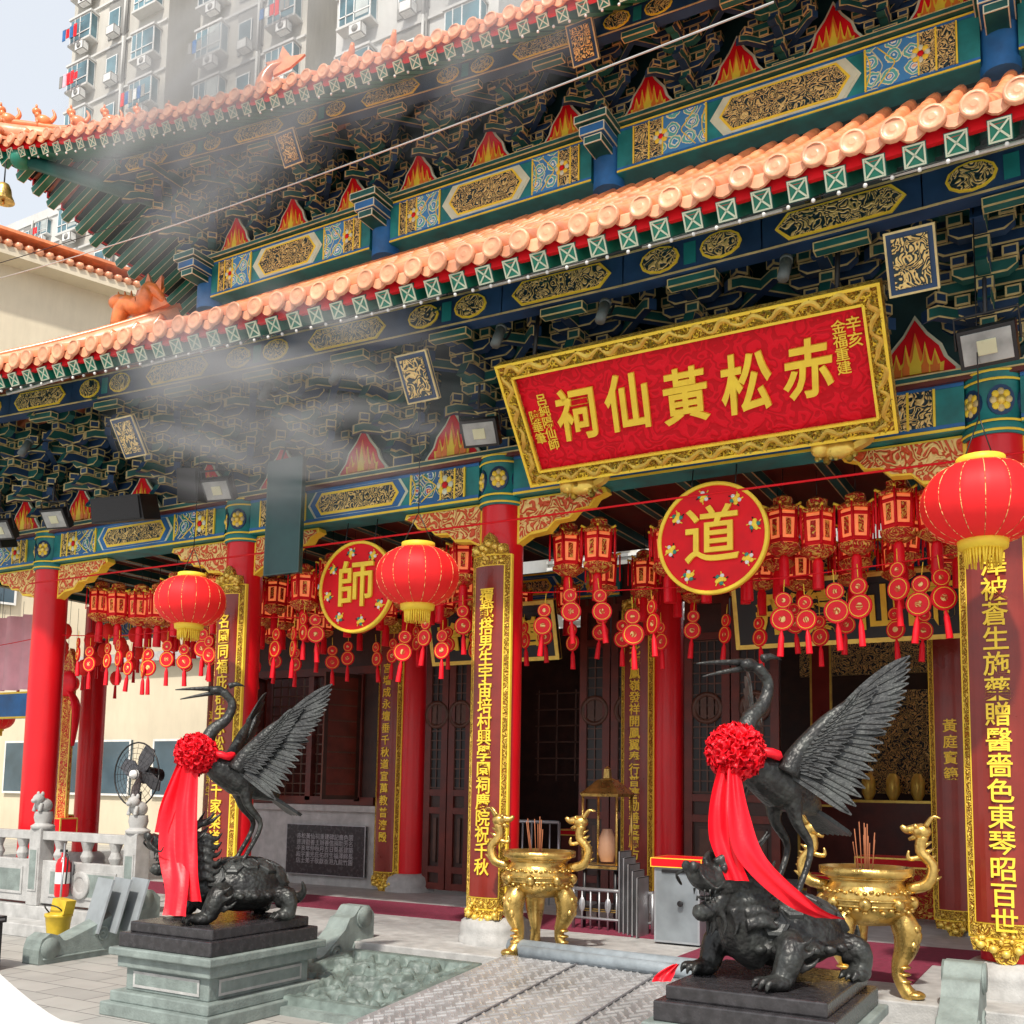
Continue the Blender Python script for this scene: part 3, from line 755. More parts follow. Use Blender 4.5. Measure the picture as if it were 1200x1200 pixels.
while x<3.4:
    if min(abs(x-c) for c in CX)>.28 and abs(x+2.85)>.5 and abs(x+6.85)>.5:
        gourd(x+R.uniform(-.05,.05),8.75,3.42+R.uniform(-.13,.10)-.1*math.sin((x)*1.7),R.uniform(.95,1.1))
    x+=R.choice([.18,.24,.30])
x=-11
while x<3:
    gourd(x,10.1,3.5+R.uniform(-.12,.1),.95);x+=R.choice([.25,.45,.35])
for i in range(len(CX)-1):
    pts=[(CX[i]+(CX[i+1]-CX[i])*t/8,8.75,3.72-.1*math.sin(pi*t/8)) for t in range(9)]
    b.tube(pts,.006,RED2,4)
b.obj('hanging_gourd_ornaments')
b=B();b.cyl((-12,8.3,4.32),(4,8.3,4.32),.010,RED2,6)
b.obj('red_hanging_rail')
# ============ CRANE ON TORTOISE STATUES ============
def statue(x,y,var=0):
    e=E('crane_and_tortoise_statue',(x,y,0));b=B()
    b.box((0,0,.05),(1.14,1.34,.10),STONE2);b.box((0,0,.14),(1.04,1.24,.08),STONE2)
    b.box((0,0,.27),(.88,1.08,.18),STONE2);b.box((0,0,.40),(.98,1.18,.09),STONE2);b.box((0,0,.475),(1.08,1.28,.06),STONE2)
    for s in(-1,1):
        b.rbox((0,s*.54,.27),(.7,.02,.12),STONE2,STONE,.02);b.rbox((s*.44,0,.27),(.02,.9,.12),STONE2,STONE,.02)
    b.box((0,0,.56),(.98,1.18,.11),BSTONE);b.box((0,0,.655),(.88,1.06,.08),BSTONE)
    b.obj('pedestal',e,bevel=.01)
    b=B();b2=B();Z=.695;AR=rad(-28)
    TC=Tr(0,0,Z)@Rz(AR)
    T=Tr(0.02,.06,Z)@Rz(AR)@Matrix.Diagonal((.84,.80,.97,1))
    b.sph((0,.12,.27),(.33,.45,.22),BRONZE,T,24,14);b.sph((0,.12,.2),(.37,.5,.10),BRONZE,T,24,10)
    b.tube([(0,-.2,.22),(0,-.34,.28),(0,-.42,.40),(0,-.44,.52)],[.18,.16,.13,.12],BRONZE,12,T)
    b.sph((0,-.49,.58),(.12,.15,.11),BRONZE,T)
    b.tube([(0,-.54,.61),(0,-.66,.60),(0,-.76,.62),(0,-.82,.66)],[.10,.085,.075,.055],BRONZE,10,T)
    for s in(-1,1):b.sph((s*.035,-.84,.675),(.035,.035,.035),BRONZE,T,8,6)
    b.tube([(0,-.50,.50),(0,-.62,.44),(0,-.73,.41),(0,-.79,.43)],[.08,.065,.055,.035],BRONZE,10,T)
    b2.tube([(0,-.56,.50),(0,-.68,.49),(0,-.77,.50)],[.035,.03,.012],BRONZE,8,T,3,.5)
    for s in(-1,1):
        b.sph((s*.075,-.58,.675),(.04,.05,.04),BRONZE,T,10,7);b2.sph((s*.095,-.61,.665),(.02,.024,.02),BSTONE,T,8,6)
        b.tube([(s*.05,-.66,.70),(s*.09,-.56,.73),(s*.13,-.48,.70)],[.02,.03,.012],BRONZE,8,T)
        b.tube([(s*.06,-.48,.68),(s*.09,-.38,.76),(s*.08,-.26,.79),(s*.10,-.16,.86)],[.035,.028,.022,.008],BRONZE,8,T)
        b.tube([(s*.085,-.34,.77),(s*.14,-.28,.83),(s*.15,-.24,.89)],[.02,.015,.006],BRONZE,6,T)
        b.tube([(s*.10,-.48,.62),(s*.18,-.40,.66),(s*.20,-.33,.72)],[.035,.03,.008],BRONZE,8,T,3,.5)
        for q in range(6):
            z0=.66-q*.065
            b.tube([(s*(.07+.012*q),-.44,z0),(s*(.13+.012*q),-.32,z0+.02),(s*(.15+.012*q),-.22,z0-.01),(s*(.13+.012*q),-.15,z0+.05)],[.04,.032,.022,.006],BRONZE,7,T,3)
        for q in range(4):
            b2.cyl((s*.05,-.60-.05*q,.545),(s*.048,-.605-.05*q,.51),.010,FEATH,5,T,.002);b2.cyl((s*.04,-.60-.045*q,.475),(s*.04,-.60-.045*q,.505),.009,FEATH,5,T,.002)
        for q in range(3):
            b.tube([(s*(.02+.03*q),-.66+.07*q,.40+.01*q),(s*(.03+.035*q),-.64+.07*q,.33),(s*(.02+.04*q),-.67+.07*q,.27)],[.025,.018,.006],BRONZE,6,T,3)
        b2.tube([(s*.05,-.80,.66),(s*.13,-.84,.62),(s*.17,-.76,.56),(s*.22,-.74,.60)],[.012,.010,.008,.004],BRONZE,6,T)
        b.tube([(s*.22,-.14,.2),(s*.34,-.24,.20),(s*.34,-.32,.06)],[.12,.10,.08],BRONZE,10,T)
        b.sph((s*.34,-.38,.04),(.095,.12,.05),BRONZE,T)
        b.tube([(s*.24,.42,.18),(s*.34,.48,.16),(s*.34,.48,.05)],[.10,.085,.07],BRONZE,10,T)
        b.sph((s*.35,.44,.04),(.08,.11,.05),BRONZE,T)
        for q in(-1,0,1):
            b.tube([(s*.34+q*.05,-.46,.05),(s*.34+q*.06,-.52,.05),(s*.34+q*.06,-.55,.01)],[.033,.025,.01],BRONZE,6,T);b.tube([(s*.35+q*.05,.36,.05),(s*.35+q*.055,.30,.015)],[.03,.012],BRONZE,6,T)
        for q in range(3):b.tube([(s*.38,-.26+q*.03,.24-q*.07),(s*.44,-.19+q*.03,.26-q*.06),(s*.45,-.14+q*.03,.30-q*.06)],[.025,.018,.005],BRONZE,6,T,3)
    for q in range(5):b.tube([(0,-.40+.04*q,.66-.09*q),(0,-.30+.04*q,.70-.09*q),(0,-.25+.04*q,.76-.09*q)],[.035,.025,.006],BRONZE,6,T,3)
    b.tube([(0,.55,.2),(.04,.66,.14),(.12,.72,.2),(.16,.68,.3)],[.07,.055,.035,.008],BRONZE,8,T)
    TT=T;T=TC
    b.tube([(0,.42,.96),(0,.26,1.05),(0,.08,1.13),(0,-.08,1.20),(0,-.15,1.28)],[.03,.12,.16,.12,.07],BRONZE,14,T)
    b.tube([(0,-.08,1.20),(0,-.19,1.32),(0,-.16,1.48),(0,-.04,1.59),(0,.0,1.72),(-.02,-.07,1.81)],[.11,.072,.052,.041,.035,.036],BRONZE,12,T)
    b.sph((-.045,-.11,1.82),(.045,.065,.042),BRONZE,T)
    b2.tube([(-.06,-.14,1.835),(-.13,-.29,1.83),(-.16,-.42,1.815)],[.024,.014,.004],BRONZE,8,T,2)
    b2.tube([(-.06,-.14,1.80),(-.12,-.27,1.77),(-.15,-.38,1.74)],[.020,.012,.004],BRONZE,8,T,2)
    b.tube([(-.02,-.03,1.86),(0,.03,1.88),(.02,.1,1.86)],[.03,.02,.006],BRONZE,8,T,2)
    for s in(-1,1):
        b.tube([(s*.07,.12,1.06),(s*.085,.14,.9),(s*.09,.25,.74),(s*.09,.14,.5),(s*.09,.12,.45)],[.075,.036,.022,.020,.03],BRONZE,8,T)
        for q in(-1,0,1):b.tube([(s*.09,.12,.465),(s*.09+q*.05,.02,.465)],[.02,.012],BRONZE,6,T)
    b.obj('bronze_body',e,remesh=.0105)
    b=b2
    for i in range(-2,3):
        for j in range(-1,2):
            u=i*.17;v=j*.19
            rr=1-(u/.46)**2-(v/.34)**2
            if rr<0.02:continue
            z=.27+.22*math.sqrt(rr)
            nrm=Vector((v/.34**2,u/.46**2,(z-.27)/.22**2)).normalized()
            T2=TT@Tr(v,.12+u,z-.004)@nrm.to_track_quat('Z','Y').to_matrix().to_4x4()
            b.lathe([(.10,-.03),(.10,.008),(.082,.016),(.075,.010),(.05,.012),(.02,.022)],FEATH,6,T2,False)
    for i in range(22):
        a=i*2*pi/22
        b.sph((.365*math.cos(a),.12+.495*math.sin(a),.2),(.05,.05,.03),BRONZE,TT,8,5)
    def feather(T3,L,w,ang,ox,oz,dy):
        n=6;pr=[]
        for i in range(n+1):
            t=i/n;ww=w*(.75+.5*t-1.0*t**4)*.5 if t<1 else w*.06
            pr.append((t*L,ww-.10*L*t*t))
        lo=[(t_*L/n,-(w*(.75+.5*(t_/n)-1.0*(t_/n)**4)*.5 if t_<n else w*.06)-.10*L*(t_/n)**2) for t_ in range(n+1)]
        pts=pr+lo[::-1]
        M3=T3@Tr(ox,dy,oz)@Ry(-ang)
        b.ext(pts,-.005,.005,FEATH,M3)
        b.tube([(0,-.008,0),(L*.5,-.008,-.025*L),(L*.95,-.008,-.09*L)],[.006,.005,.003],BRONZE,5,M3,2)
    for s in(-1,1):
        hdir=rad(50) if s>0 else rad(146)
        T3=TC@Tr(s*.12,.02,1.18)@Rz(hdir)@Rx(-.15*s)@Matrix.Scale(.95,4)
        b.tube([(0,0,0),(.08,0,.14),(.24,0,.32),(.40,0,.46)],[.085,.06,.045,.02],BRONZE,10,T3)
        for i in range(12):
            t=i/11;feather(T3,.38+.14*t-.05*t*t,.075,rad(2+42*t),.22+.18*t,.29+.17*t,-.010*(i%2)+.002*i)
        for i in range(10):
            t=i/9;feather(T3,.42-.03*t,.075,rad(-30+32*t),.03+.18*t,.0+.28*t,.010*(i%2)+.002*i)
        for i in range(16):
            t=i/15;ox=.02+.36*t;oz=.04+.40*t
            feather(T3,.21,.055,rad(-14+50*t),ox,oz,-.022-.006*(i%2));feather(T3,.21,.055,rad(-14+50*t),ox,oz,.022+.006*(i%2))
            feather(T3,.12,.042,rad(-4+55*t),ox,oz,-.034)
            feather(T3,.07,.036,rad(2+55*t),ox,oz,-.042)
    for i in range(7):
        a=(i-3)*.13
        M3=TC@Tr(0,.32,1.0)@Rz(pi/2+a)
        b.ext([(0,.02),(.15,.04),(.3,.03),(.34,0),(.3,-.03),(.15,-.04),(0,-.02)],-.012,.012,FEATH,M3@Ry(rad(32))@Rx(pi/2),'Y')
    b.obj('shell_and_wings',e)
    b=B();RT=Rz(AR)
    cz=1.30+Z;c=Vector((-.0,-.27,cz))
    b.sph(c,.12,RIB,RT,24,16)
    # pom-pom of crumpled silk folds: small ruffled cups pointing outwards
    M_=130
    for i in range(M_):
        k=i+.5;ph=math.acos(1-2*k/M_);th_=pi*(1+5**.5)*k
        v=Vector((math.cos(th_)*math.sin(ph),math.sin(th_)*math.sin(ph),math.cos(ph)))
        T2=RT@Tr(*(c+v*.105))@v.to_track_quat('Z','Y').to_matrix().to_4x4()@Rz(R.uniform(0,6))
        vs=[];n1=12;sd_=R.uniform(0,9);h_=R.uniform(.045,.068)
        for j,(rr,zz) in enumerate(((.012,.0),(.022,h_*.5),(.036,h_*.85),(.046,h_*.95),(.036,h_*.80))):
            for q in range(n1):
                a=2*pi*q/n1;f_=1+(.28*math.sin(3*a+sd_)+.12*math.sin(5*a+sd_*2))*(j/3)
                vs.append((rr*f_*math.cos(a)*1.15,rr*f_*math.sin(a)*.75,zz+.010*math.sin(4*a+sd_)*(j/3)))
        b.add(vs,[(j*n1+q,j*n1+(q+1)%n1,(j+1)*n1+(q+1)%n1,(j+1)*n1+q) for j in range(4) for q in range(n1)],RIB,T2,True)
    b.tube([(-.03,-.2,cz-.03),(.1,-.13,cz),(.12,-.05,cz-.02),(0,.02,cz),(-.1,-.06,cz-.02),(-.06,-.2,cz)],.03,RIB,6,RT,3)
    def rib(pts,w,ph=0):
        P=[Vector(p) for p in pts];vs=[];Q=[]
        for i in range(len(P)-1):
            p0=P[max(i-1,0)];p1=P[i];p2=P[i+1];p3=P[min(i+2,len(P)-1)]
            for k in range(6):
                t=k/6;Q.append(.5*((2*p1)+(p2-p0)*t+(2*p0-5*p1+4*p2-p3)*t*t+(3*p1-p0-3*p2+p3)*t**3))
        Q.append(P[-1]);n=11
        for i,q in enumerate(Q):
            f=min(1,.3+i/len(Q)*1.1)
            tw=.35*math.sin(i*.22+ph)
            for k in range(n):
                s=(k/(n-1)-.5)
                vs.append(q+Vector((.85*s*w*f,.45*s*w*f+tw*s*w,0))+Vector((.3,-.9,0))*(.011*math.sin(k*1.1+i*.10+ph)+.014*noise.noise(Vector((k*.35,i*.22,ph)))))
        b.add(vs,[(i*n+k,i*n+k+1,(i+1)*n+k+1,(i+1)*n+k) for i in range(len(Q)-1) for k in range(n-1)],RIB,None,True)
    px,py=-.127,-.24
    if var==0:
        rib([(px,py-.10,cz-.08),(px-.04,py-.14,cz-.4),(px+.02,py-.2,cz-.75),(px+.14,py-.26,cz-1.0),(px+.2,py-.32,cz-1.22)],.24)
        rib([(px+.03,py-.08,cz-.08),(px+.06,py-.12,cz-.4),(px+.15,py-.18,cz-.8),(px+.26,py-.2,cz-1.12)],.2,1)
        rib([(px-.05,py-.08,cz-.08),(px-.10,py-.14,cz-.35),(px-.12,py-.2,cz-.62)],.17,2)
    else:
        rib([(px+.02,py-.10,cz-.08),(px+.06,py-.14,cz-.35),(px+.14,py-.14,cz-.6),(px+.36,py+.0,cz-.84),(px+.50,py+.12,cz-.92)],.19)
        rib([(px-.03,py-.10,cz-.08),(px-.05,py-.14,cz-.3),(px-.03,py-.16,cz-.5),(px+.06,py-.16,cz-.72)],.15,1)
        rib([(-.40,-.46,.80),(-.44,-.50,.76),(-.46,-.54,.71)],.1)
    b.obj('red_ribbon',e)
statue(-6.1,6.1,0);statue(-1.68,6.02,1)
# ============ INCENSE BURNERS ============
def burner(x,y,s=1.0,rz=0):
    e=E('bronze_incense_burner',(x,y,ZP),rz,None,s);b=B()
    b.lathe([(.05,.50),(.2,.52),(.29,.60),(.32,.70),(.28,.79),(.26,.82),(.27,.85),(.34,.88),(.34,.93),(.30,.93),(.27,.90),(.0,.88)],BRASS,32)
    for z,r in((.70,.325),(.66,.315),(.85,.28)):b.lathe([(r-.01,z-.012),(r+.012,z),(r-.01,z+.012)],BRASS,32,caps=False)
    for i in range(8):
        a=i*pi/4;b.sph((.315*math.cos(a),.315*math.sin(a),.68),(.05,.05,.05),BRASS,None,8,6)
        for k in range(5):b.sph((.30*math.cos(a+.15*k),.30*math.sin(a+.15*k),.755+.012*(k%2)),(.02,.02,.014),BRASS,None,6,4)
        for k in range(4):b.sph((.31*math.cos(a+.2*k),.31*math.sin(a+.2*k),.62+.018*(k%2)),(.024,.024,.016),BRASS,None,6,4)
    for i in range(3):
        a=i*2*pi/3+pi/2+.35;c,s_=math.cos(a),math.sin(a)
        b.tube([(.2*c,.2*s_,.62),(.27*c,.27*s_,.5),(.27*c,.27*s_,.36),(.21*c,.21*s_,.2),(.25*c,.25*s_,.08),(.31*c,.31*s_,.0)],[.08,.10,.085,.045,.05,.06],BRASS,12)
        b.sph((.33*c,.33*s_,.45),(.055,.055,.07),BRASS,None,10,7);b.sph((.33*c,.33*s_,.03),(.07,.07,.035),BRASS,None,10,6)
        for k in(-1,1):
            b.sph((.35*c-k*.04*s_,.35*s_+k*.04*c,.50),(.025,.025,.03),BRASS,None,8,5);b.sph((.33*c-k*.05*s_,.33*s_+k*.05*c,.38),(.03,.03,.04),BRASS,None,8,5)
        for k in range(4):b.sph((.25*c,.25*s_,.12+.05*k),(.055,.055,.016),BRASS,None,10,5)
    for k in(-1,1):
        b.tube([(k*.28,0,.78),(k*.42,0,.82),(k*.46,0,.95),(k*.38,0,1.06),(k*.40,0,1.17)],[.04,.045,.04,.04,.045],BRASS,10)
        b.sph((k*.39,0,1.20),(.07,.06,.06),BRASS,None,12,8)
        b.tube([(k*.36,0,1.22),(k*.29,0,1.21),(k*.25,0,1.24)],[.04,.03,.015],BRASS,8);b.tube([(k*.37,0,1.17),(k*.30,0,1.14)],[.03,.012],BRASS,8)
        for q in(-1,1):
            b.tube([(k*.42,q*.03,1.24),(k*.47,q*.04,1.31),(k*.52,q*.05,1.30)],[.022,.014,.006],BRASS,6);b.sph((k*.35,q*.045,1.24),.018,BRASS,None,6,4)
        for j in range(7):b.tube([(k*(.45-.012*j),0,.84+.05*j),(k*(.52-.012*j),0,.88+.05*j)],[.03,.006],BRASS,6)
        b.tube([(k*.40,0,1.02),(k*.30,0,1.0),(k*.30,0,1.06)],[.02,.02,.008],BRASS,6)
    b.obj('cauldron',e)
    b=B();IN=mat('incense_stick',(.35,.12,.05),.8)
    for i in range(12):
        a=R.uniform(0,6.28);r=R.uniform(0,.1);b.cyl((r*math.cos(a),r*math.sin(a),.88),(r*1.5*math.cos(a),r*1.5*math.sin(a),1.2+R.uniform(-.1,.06)),.004,IN,5)
    b.lathe([(.28,.885),(.2,.90),(0.0,.91)],mat('ash',(.3,.28,.26),.9),20,caps=False)
    b.obj('incense',e)
burner(-4.42,8.3,.98,.25);burner(-1.52,8.05,1.0,.15)
# ============ SCROLL STONES ============
def scroll(x,y0,y1,h,name='carved_scroll_stone'):
    e=E(name,(x,y0,0));b=B();L=y1-y0
    pr=[(0,0),(0,.14),(.03,.24),(.12,.29),(.22,.26),(.28,.2),(.36,.22),(.45*L+.05,.34),(.6*L,.42),(.66*L,.52),(.72*L,h*.86),(.8*L,h),(.92*L,h),(L,h*.86),(L,h*.5),(L,0)]
    b.ext(pr,-.12,.12,STONE2,None,'X')
    b.obj('body',e,bevel=.015)
    b=B()
    def spiral(cy,cz,r0,turns,dr,sx):
        pts=[];n=int(14*turns)
        for i in range(n):
            a=i/14*2*pi;r=r0*(1-i/n*.85);pts.append((sx*.122,cy+dr*r*math.cos(a),cz+r*math.sin(a)))
        b.tube(pts,.014,STONE2,6,None,1)
    for sx in(-1,1):
        spiral(.13,.15,.10,2,-1,sx);spiral(.84*L,h*.8,.11,2,1,sx);spiral(.5*L,.22,.09,1.6,-1,sx);spiral(.78*L,h*.35,.10,1.6,1,sx)
        b.tube([(sx*.122,.05,.05),(sx*.122,L*.5,.06),(sx*.122,L-.05,.05)],.012,STONE2,5)
    for t in(.12,.86*L):
        b.cyl((-.14,t,.15 if t<.2 else h*.84),(.14,t,.15 if t<.2 else h*.84),.10,STONE2,20)
    b.obj('volutes',e)
scroll(-9.0,6.5,7.95,.62);scroll(-6.3,7.1,8.2,.62);scroll(-.85,6.9,8.1,.62)
b=B();nx,ny=150,130;w,l=1.45,1.45
vs=[];
for j in range(ny+1):
    for i in range(nx+1):
        u=i/nx;v=j/ny
        edge=min(u*w,(1-u)*w,v*l,(1-v)*l)
        q=noise.noise(Vector((u*4.5,v*4.5,1.3)))+.4*noise.noise(Vector((u*10,v*10,4)))
        h=.075*max(0,math.sin(q*11))**.5+.012*noise.noise(Vector((u*40,v*40,2))) if edge>.10 else (.07 if edge>.02 else 0.0)
        vs.append((-6.05+u*w,6.25+v*l,.05+h+v*.16))
b.add(vs,[(j*(nx+1)+i,j*(nx+1)+i+1,(j+1)*(nx+1)+i+1,(j+1)*(nx+1)+i) for j in range(ny) for i in range(nx)],mat('dark_carved_stone',(.14,.18,.165),.5,0,.35,8,.2,40),None,True)
b.box((-5.325,6.98,.03),(1.6,1.6,.06),STONE2)
b.obj('carved_dragon_slab')
# ============ METAL RAMP ============
b=B();x0,x1,y0,y1=-4.55,-2.35,4.4,7.95
def rz(y):return .02+.30*(y-y0)/(y1-y0)
b.add([(x0,y0,rz(y0)),(x1,y0,rz(y0)),(x1,y1,rz(y1)),(x0,y1,rz(y1)),(x0,y0,0),(x1,y0,0),(x1,y1,0),(x0,y1,0)],[(0,1,2,3),(0,4,5,1),(1,5,6,2),(3,7,4,0)],PLATE)
a=math.atan2(.30,y1-y0);i=0
yy=y0+.05
while yy<y1-.05:
    xx=x0+.05+(.045 if i%2 else 0);j=0
    while xx<x1-.05:
        b.box((0,0,0),(.068,.014,.009),TREAD,Tr(xx,yy,rz(yy)+.0045)@Rx(a)@Rz((.8 if (j+i)%2 else -.8)))
        xx+=.09;j+=1
    yy+=.062;i+=1
for xx in(x0+.73,x0+1.46):b.box((xx,(y0+y1)/2,rz((y0+y1)/2)+.010),(.02,y1-y0,.006),mat('seam_dark',(.12,.12,.13),.5),Tr(0,(y0+y1)/2,rz((y0+y1)/2))@Rx(a)@Tr(0,-(y0+y1)/2,-rz((y0+y1)/2)))
b.obj('checker_plate_ramp')
b=B();RB=mat('grey_rubber_roll',(.24,.28,.31),.6,0,.2,10,.2,30)
b.cyl((-4.6,8.12,.37),(-2.6,7.95,.37),.07,RB,16);b.cyl((-4.4,7.96,.36),(-2.3,7.78,.36),.055,RB,16);b.cyl((-4.0,8.28,.35),(-2.9,8.25,.35),.05,RB,16)
for q in((-4.6,8.12,.37),(-4.4,7.96,.36)):
    for k in range(3):b.lathe([(.02+.014*k,0),(.024+.014*k,.003)],BLK,14,Tr(*q)@Ry(-pi/2),caps=False)
b.obj('rolled_rubber_mats')
e=E('donation_box');b=B();b.rbox((-3.55,9.7,.68),(.46,.42,.72),mat('cabinet_steel',(.30,.34,.37),.4,.5,.2,4),mat('cab_edge',(.4,.43,.46),.4,.5),.02)
b.rbox((-3.55,9.7,1.08),(.52,.48,.09),RED2,YEL,.008);b.box((-3.55,9.48,1.0),(.3,.01,.03),BLK);b.cyl((-3.5,9.46,.7),(-3.5,9.44,.7),.03,BLK,10);b.obj('cabinet',e,bevel=.004)
b=B()
for i in range(5):
    b.rbox((-4.05-.07*i,9.85+.05*i,.6+.03*i),(.02,.3,.6+.06*i),STEEL,BLK,.01)
b.obj('folded_metal_stands')
b=B();x,y=-4.65,10.3
for dx in(-.2,.2):
    for dy in(-.2,.2):b.cyl((x+dx,y+dy,.95),(x+dx,y+dy,1.7),.015,BRASS,6);b.cyl((x+dx*.9,y+dy*.9,.3),(x+dx*.9,y+dy*.9,.95),.02,BLK,6)
b.rbox((x,y,.95),(.46,.46,.05),BRASS,BLK,.01);b.lathe([(.3,0),(.32,.03),(.12,.18),(.05,.2),(.04,.3),(.01,.33)],BRASS,4,Tr(x,y,1.7)@Rz(pi/4),False)
b.lathe([(.07,0),(.1,.1),(.09,.25),(.05,.35)],mat('candle',(.45,.25,.15),.5),12,c=(x,y,1.0));b.rbox((x,y,.5),(.44,.44,.03),BLK,BRASS,.01)
b.obj('glass_lantern_stand')
b=B()
for x0_,x1_,y_,z1_ in((-7.2,-6.0,11.8,1.35),(-4.9,-4.0,10.0,.72)):
    b.cyl((x0_,y_,z1_),(x1_,y_,z1_),.02,STEEL,8);b.cyl((x0_,y_,.42),(x1_,y_,.42),.015,STEEL,8)
    n=9
    for i in range(n+1):
        xx=x0_+(x1_-x0_)*i/n;b.cyl((xx,y_,.3),(xx,y_,z1_),.011 if 0<i<n else .02,STEEL,8)
        if i%3==1:b.sph((xx,y_,(z1_+.4)/2),(.04,.01,.08),STEEL,None,8,6)
b.obj('metal_railing')
# ============ BALUSTRADE ============
e=E('stone_balustrade');b=B();yb=8.0
xs=[-9.35,-11.0,-12.65,-14.3,-15.95,-17.6]
for i,x in enumerate(xs):
    b.box((x,yb,.75),(.2,.2,.9),STONE);b.rbox((x,yb,.72),(.16,.22,.5),STONE2,STONE,.02)
    b.lathe([(.13,1.2),(.14,1.23),(.09,1.26),(.11,1.33),(.10,1.40)],STONE,12,c=(x,yb,0))
    b.sph((x,yb,1.47),(.085,.10,.09),STONE);b.sph((x,yb-.08,1.55),(.065,.07,.065),STONE);b.sph((x-.04,yb-.06,1.61),(.02,.02,.03),STONE);b.sph((x+.04,yb-.06,1.61),(.02,.02,.03),STONE);b.sph((x,yb-.14,1.53),(.035,.035,.03),STONE)
    for k in(-1,1):b.tube([(x+k*.05,yb-.07,1.5),(x+k*.055,yb-.1,1.4)],.025,STONE,6)
    if i<5:
        c=(x+xs[i+1])/2;L=1.45
        b.box((c,yb,1.12),(L,.14,.1),STONE);b.box((c,yb,.58),(L,.1,.5),STONE);b.rbox((c,yb-.0,.58),(L*.8,.13,.32),STONE2,STONE,.03)
        for k in(-1,0,1):b.lathe([(.05,.83),(.08,.9),(.05,.97),(.08,1.07)],STONE,10,c=(c+k*.48,yb,0))
        b.lathe([(.16,-.02),(.16,.02),(.1,.025),(.08,.01)],STONE,16,Tr(c,yb-.07,.58)@Rx(pi/2))
b.obj('balusters',e,bevel=.008)
# ============ FAN ============
b=B();x,y,z=-10.0,8.55,1.86
b.cyl((x,y,.3),(x,y,z-.2),.025,BLK,8);b.lathe([(.24,0),(.24,.03),(.05,.06)],BLK,20,c=(x,y,.3));b.tube([(x,y+.05,z),(x,y+.3,z)],[.11,.08],BLK,12,None,1)
for i in range(6):
    r=.06+.065*i;pts=[(x+r*math.cos(t*pi/12),y-.1+.04*(i/5)**2,z+r*math.sin(t*pi/12)) for t in range(25)];b.tube(pts,.003 if i<5 else .010,BLK,5,None,1)
for i in range(24):
    a=i*pi/12;b.cyl((x+.05*math.cos(a),y-.1,z+.05*math.sin(a)),(x+.385*math.cos(a),y-.05,z+.385*math.sin(a)),.0025,BLK,4)
FB=mat('fan_blade',(.10,.10,.11),.3,.3)
for i in range(4):
    T=Tr(x,y,z)@Ry(i*pi/2+.3);b.ext([(.04,-.05),(.2,-.12),(.34,-.10),(.36,.03),(.2,.08),(.04,.05)],-.01,.01,FB,T@Rx(.3))
b.lathe([(.06,-.03),(.05,.03),(.02,.05)],WHITE,14,Tr(x,y-.1,z)@Rx(pi/2))
b.obj('standing_fan')
b=B();x,y=-10.35,7.82
b.lathe([(.07,0),(.08,.03),(.08,.36),(.06,.42),(.025,.45),(.025,.5)],RED,16,c=(x,y,.45));b.box((x,y,.97),(.1,.03,.03),BLK);b.tube([(x,y,.94),(x+.1,y-.02,.9),(x+.1,y-.03,.6)],.01,BLK,6);b.box((x,y+.09,.7),(.1,.02,.3),STEEL)
b.lathe([(.081,.15),(.081,.28)],WHITE,16,c=(x,y,.45),caps=False)
b.obj('fire_extinguisher')
b=B();YY=mat('yellow_plastic',(.65,.45,.03),.45,0,.2,9)
x,y=-9.55,7.2
b.lathe([(.10,0),(.13,.24),(.14,.25),(.14,.28),(.12,.28)],YY,20,c=(x,y,.1));b.tube([(x-.13,y,.36),(x-.1,y-.1,.46),(x+.1,y-.1,.46),(x+.13,y,.36)],.008,BLK,5);b.ext([(-.1,0),(.12,0),(.16,.14),(-.06,.16)],-.06,.06,YY,Tr(x+.03,y,.38))
for k in(-1,1):b.sph((x+k*.09,y,.06),.04,BLK,None,8,6);b.cyl((x+k*.09,y,.04),(x+k*.09,y,.12),.03,BLK,8)
b.cyl((x,y,.3),(x-.1,y+.1,1.1),.012,STEEL,6)
b.obj('yellow_mop_bucket')
b=B();b.box((-9.15,6.0,.22),(.42,.3,.44),BLK);b.rbox((-9.15,6.0,.47),(.46,.34,.06),mat('grey_lid',(.15,.15,.16),.5),BLK,.02);b.obj('black_litter_bin',bevel=.01)
b=B()
for i in range(3):
    T=Tr(-9.0+.12*i,7.25+.12*i,.5)@Rz(-.3)@Rx(-.25);b.box((0,0,0),(.4,.02,.55),mat('grey_cardboard',(.28,.31,.33),.8),T)
b.obj('stacked_boards')
def speaker(x,y,z,w,h,d,rz_,rx):
    b=B();T=Tr(x,y,z)@Rz(rz_)@Rx(rx)
    b.ext([(-w/2,-h/2),(w/2,-h/2),(w/2*.94,h/2),(-w/2*.94,h/2)],-d/2,d/2,BLK,T);b.rbox((0,-d/2-.01,0),(w*.9,.02,h*.86),mat('grille',(.03,.03,.033),.7,0,.2,90,.4,200),BLK,.012,T)
    b.cyl((0,d/2,0),(0,d/2+.25,.12),.025,BLK,8,T);b.obj('loudspeaker',bevel=.006)
speaker(-10.0,8.1,5.02,.78,.3,.3,.15,.25);speaker(-9.0,8.2,5.2,.25,.38,.25,.4,.2);speaker(-12.6,8.1,4.95,.6,.28,.28,.2,.25)
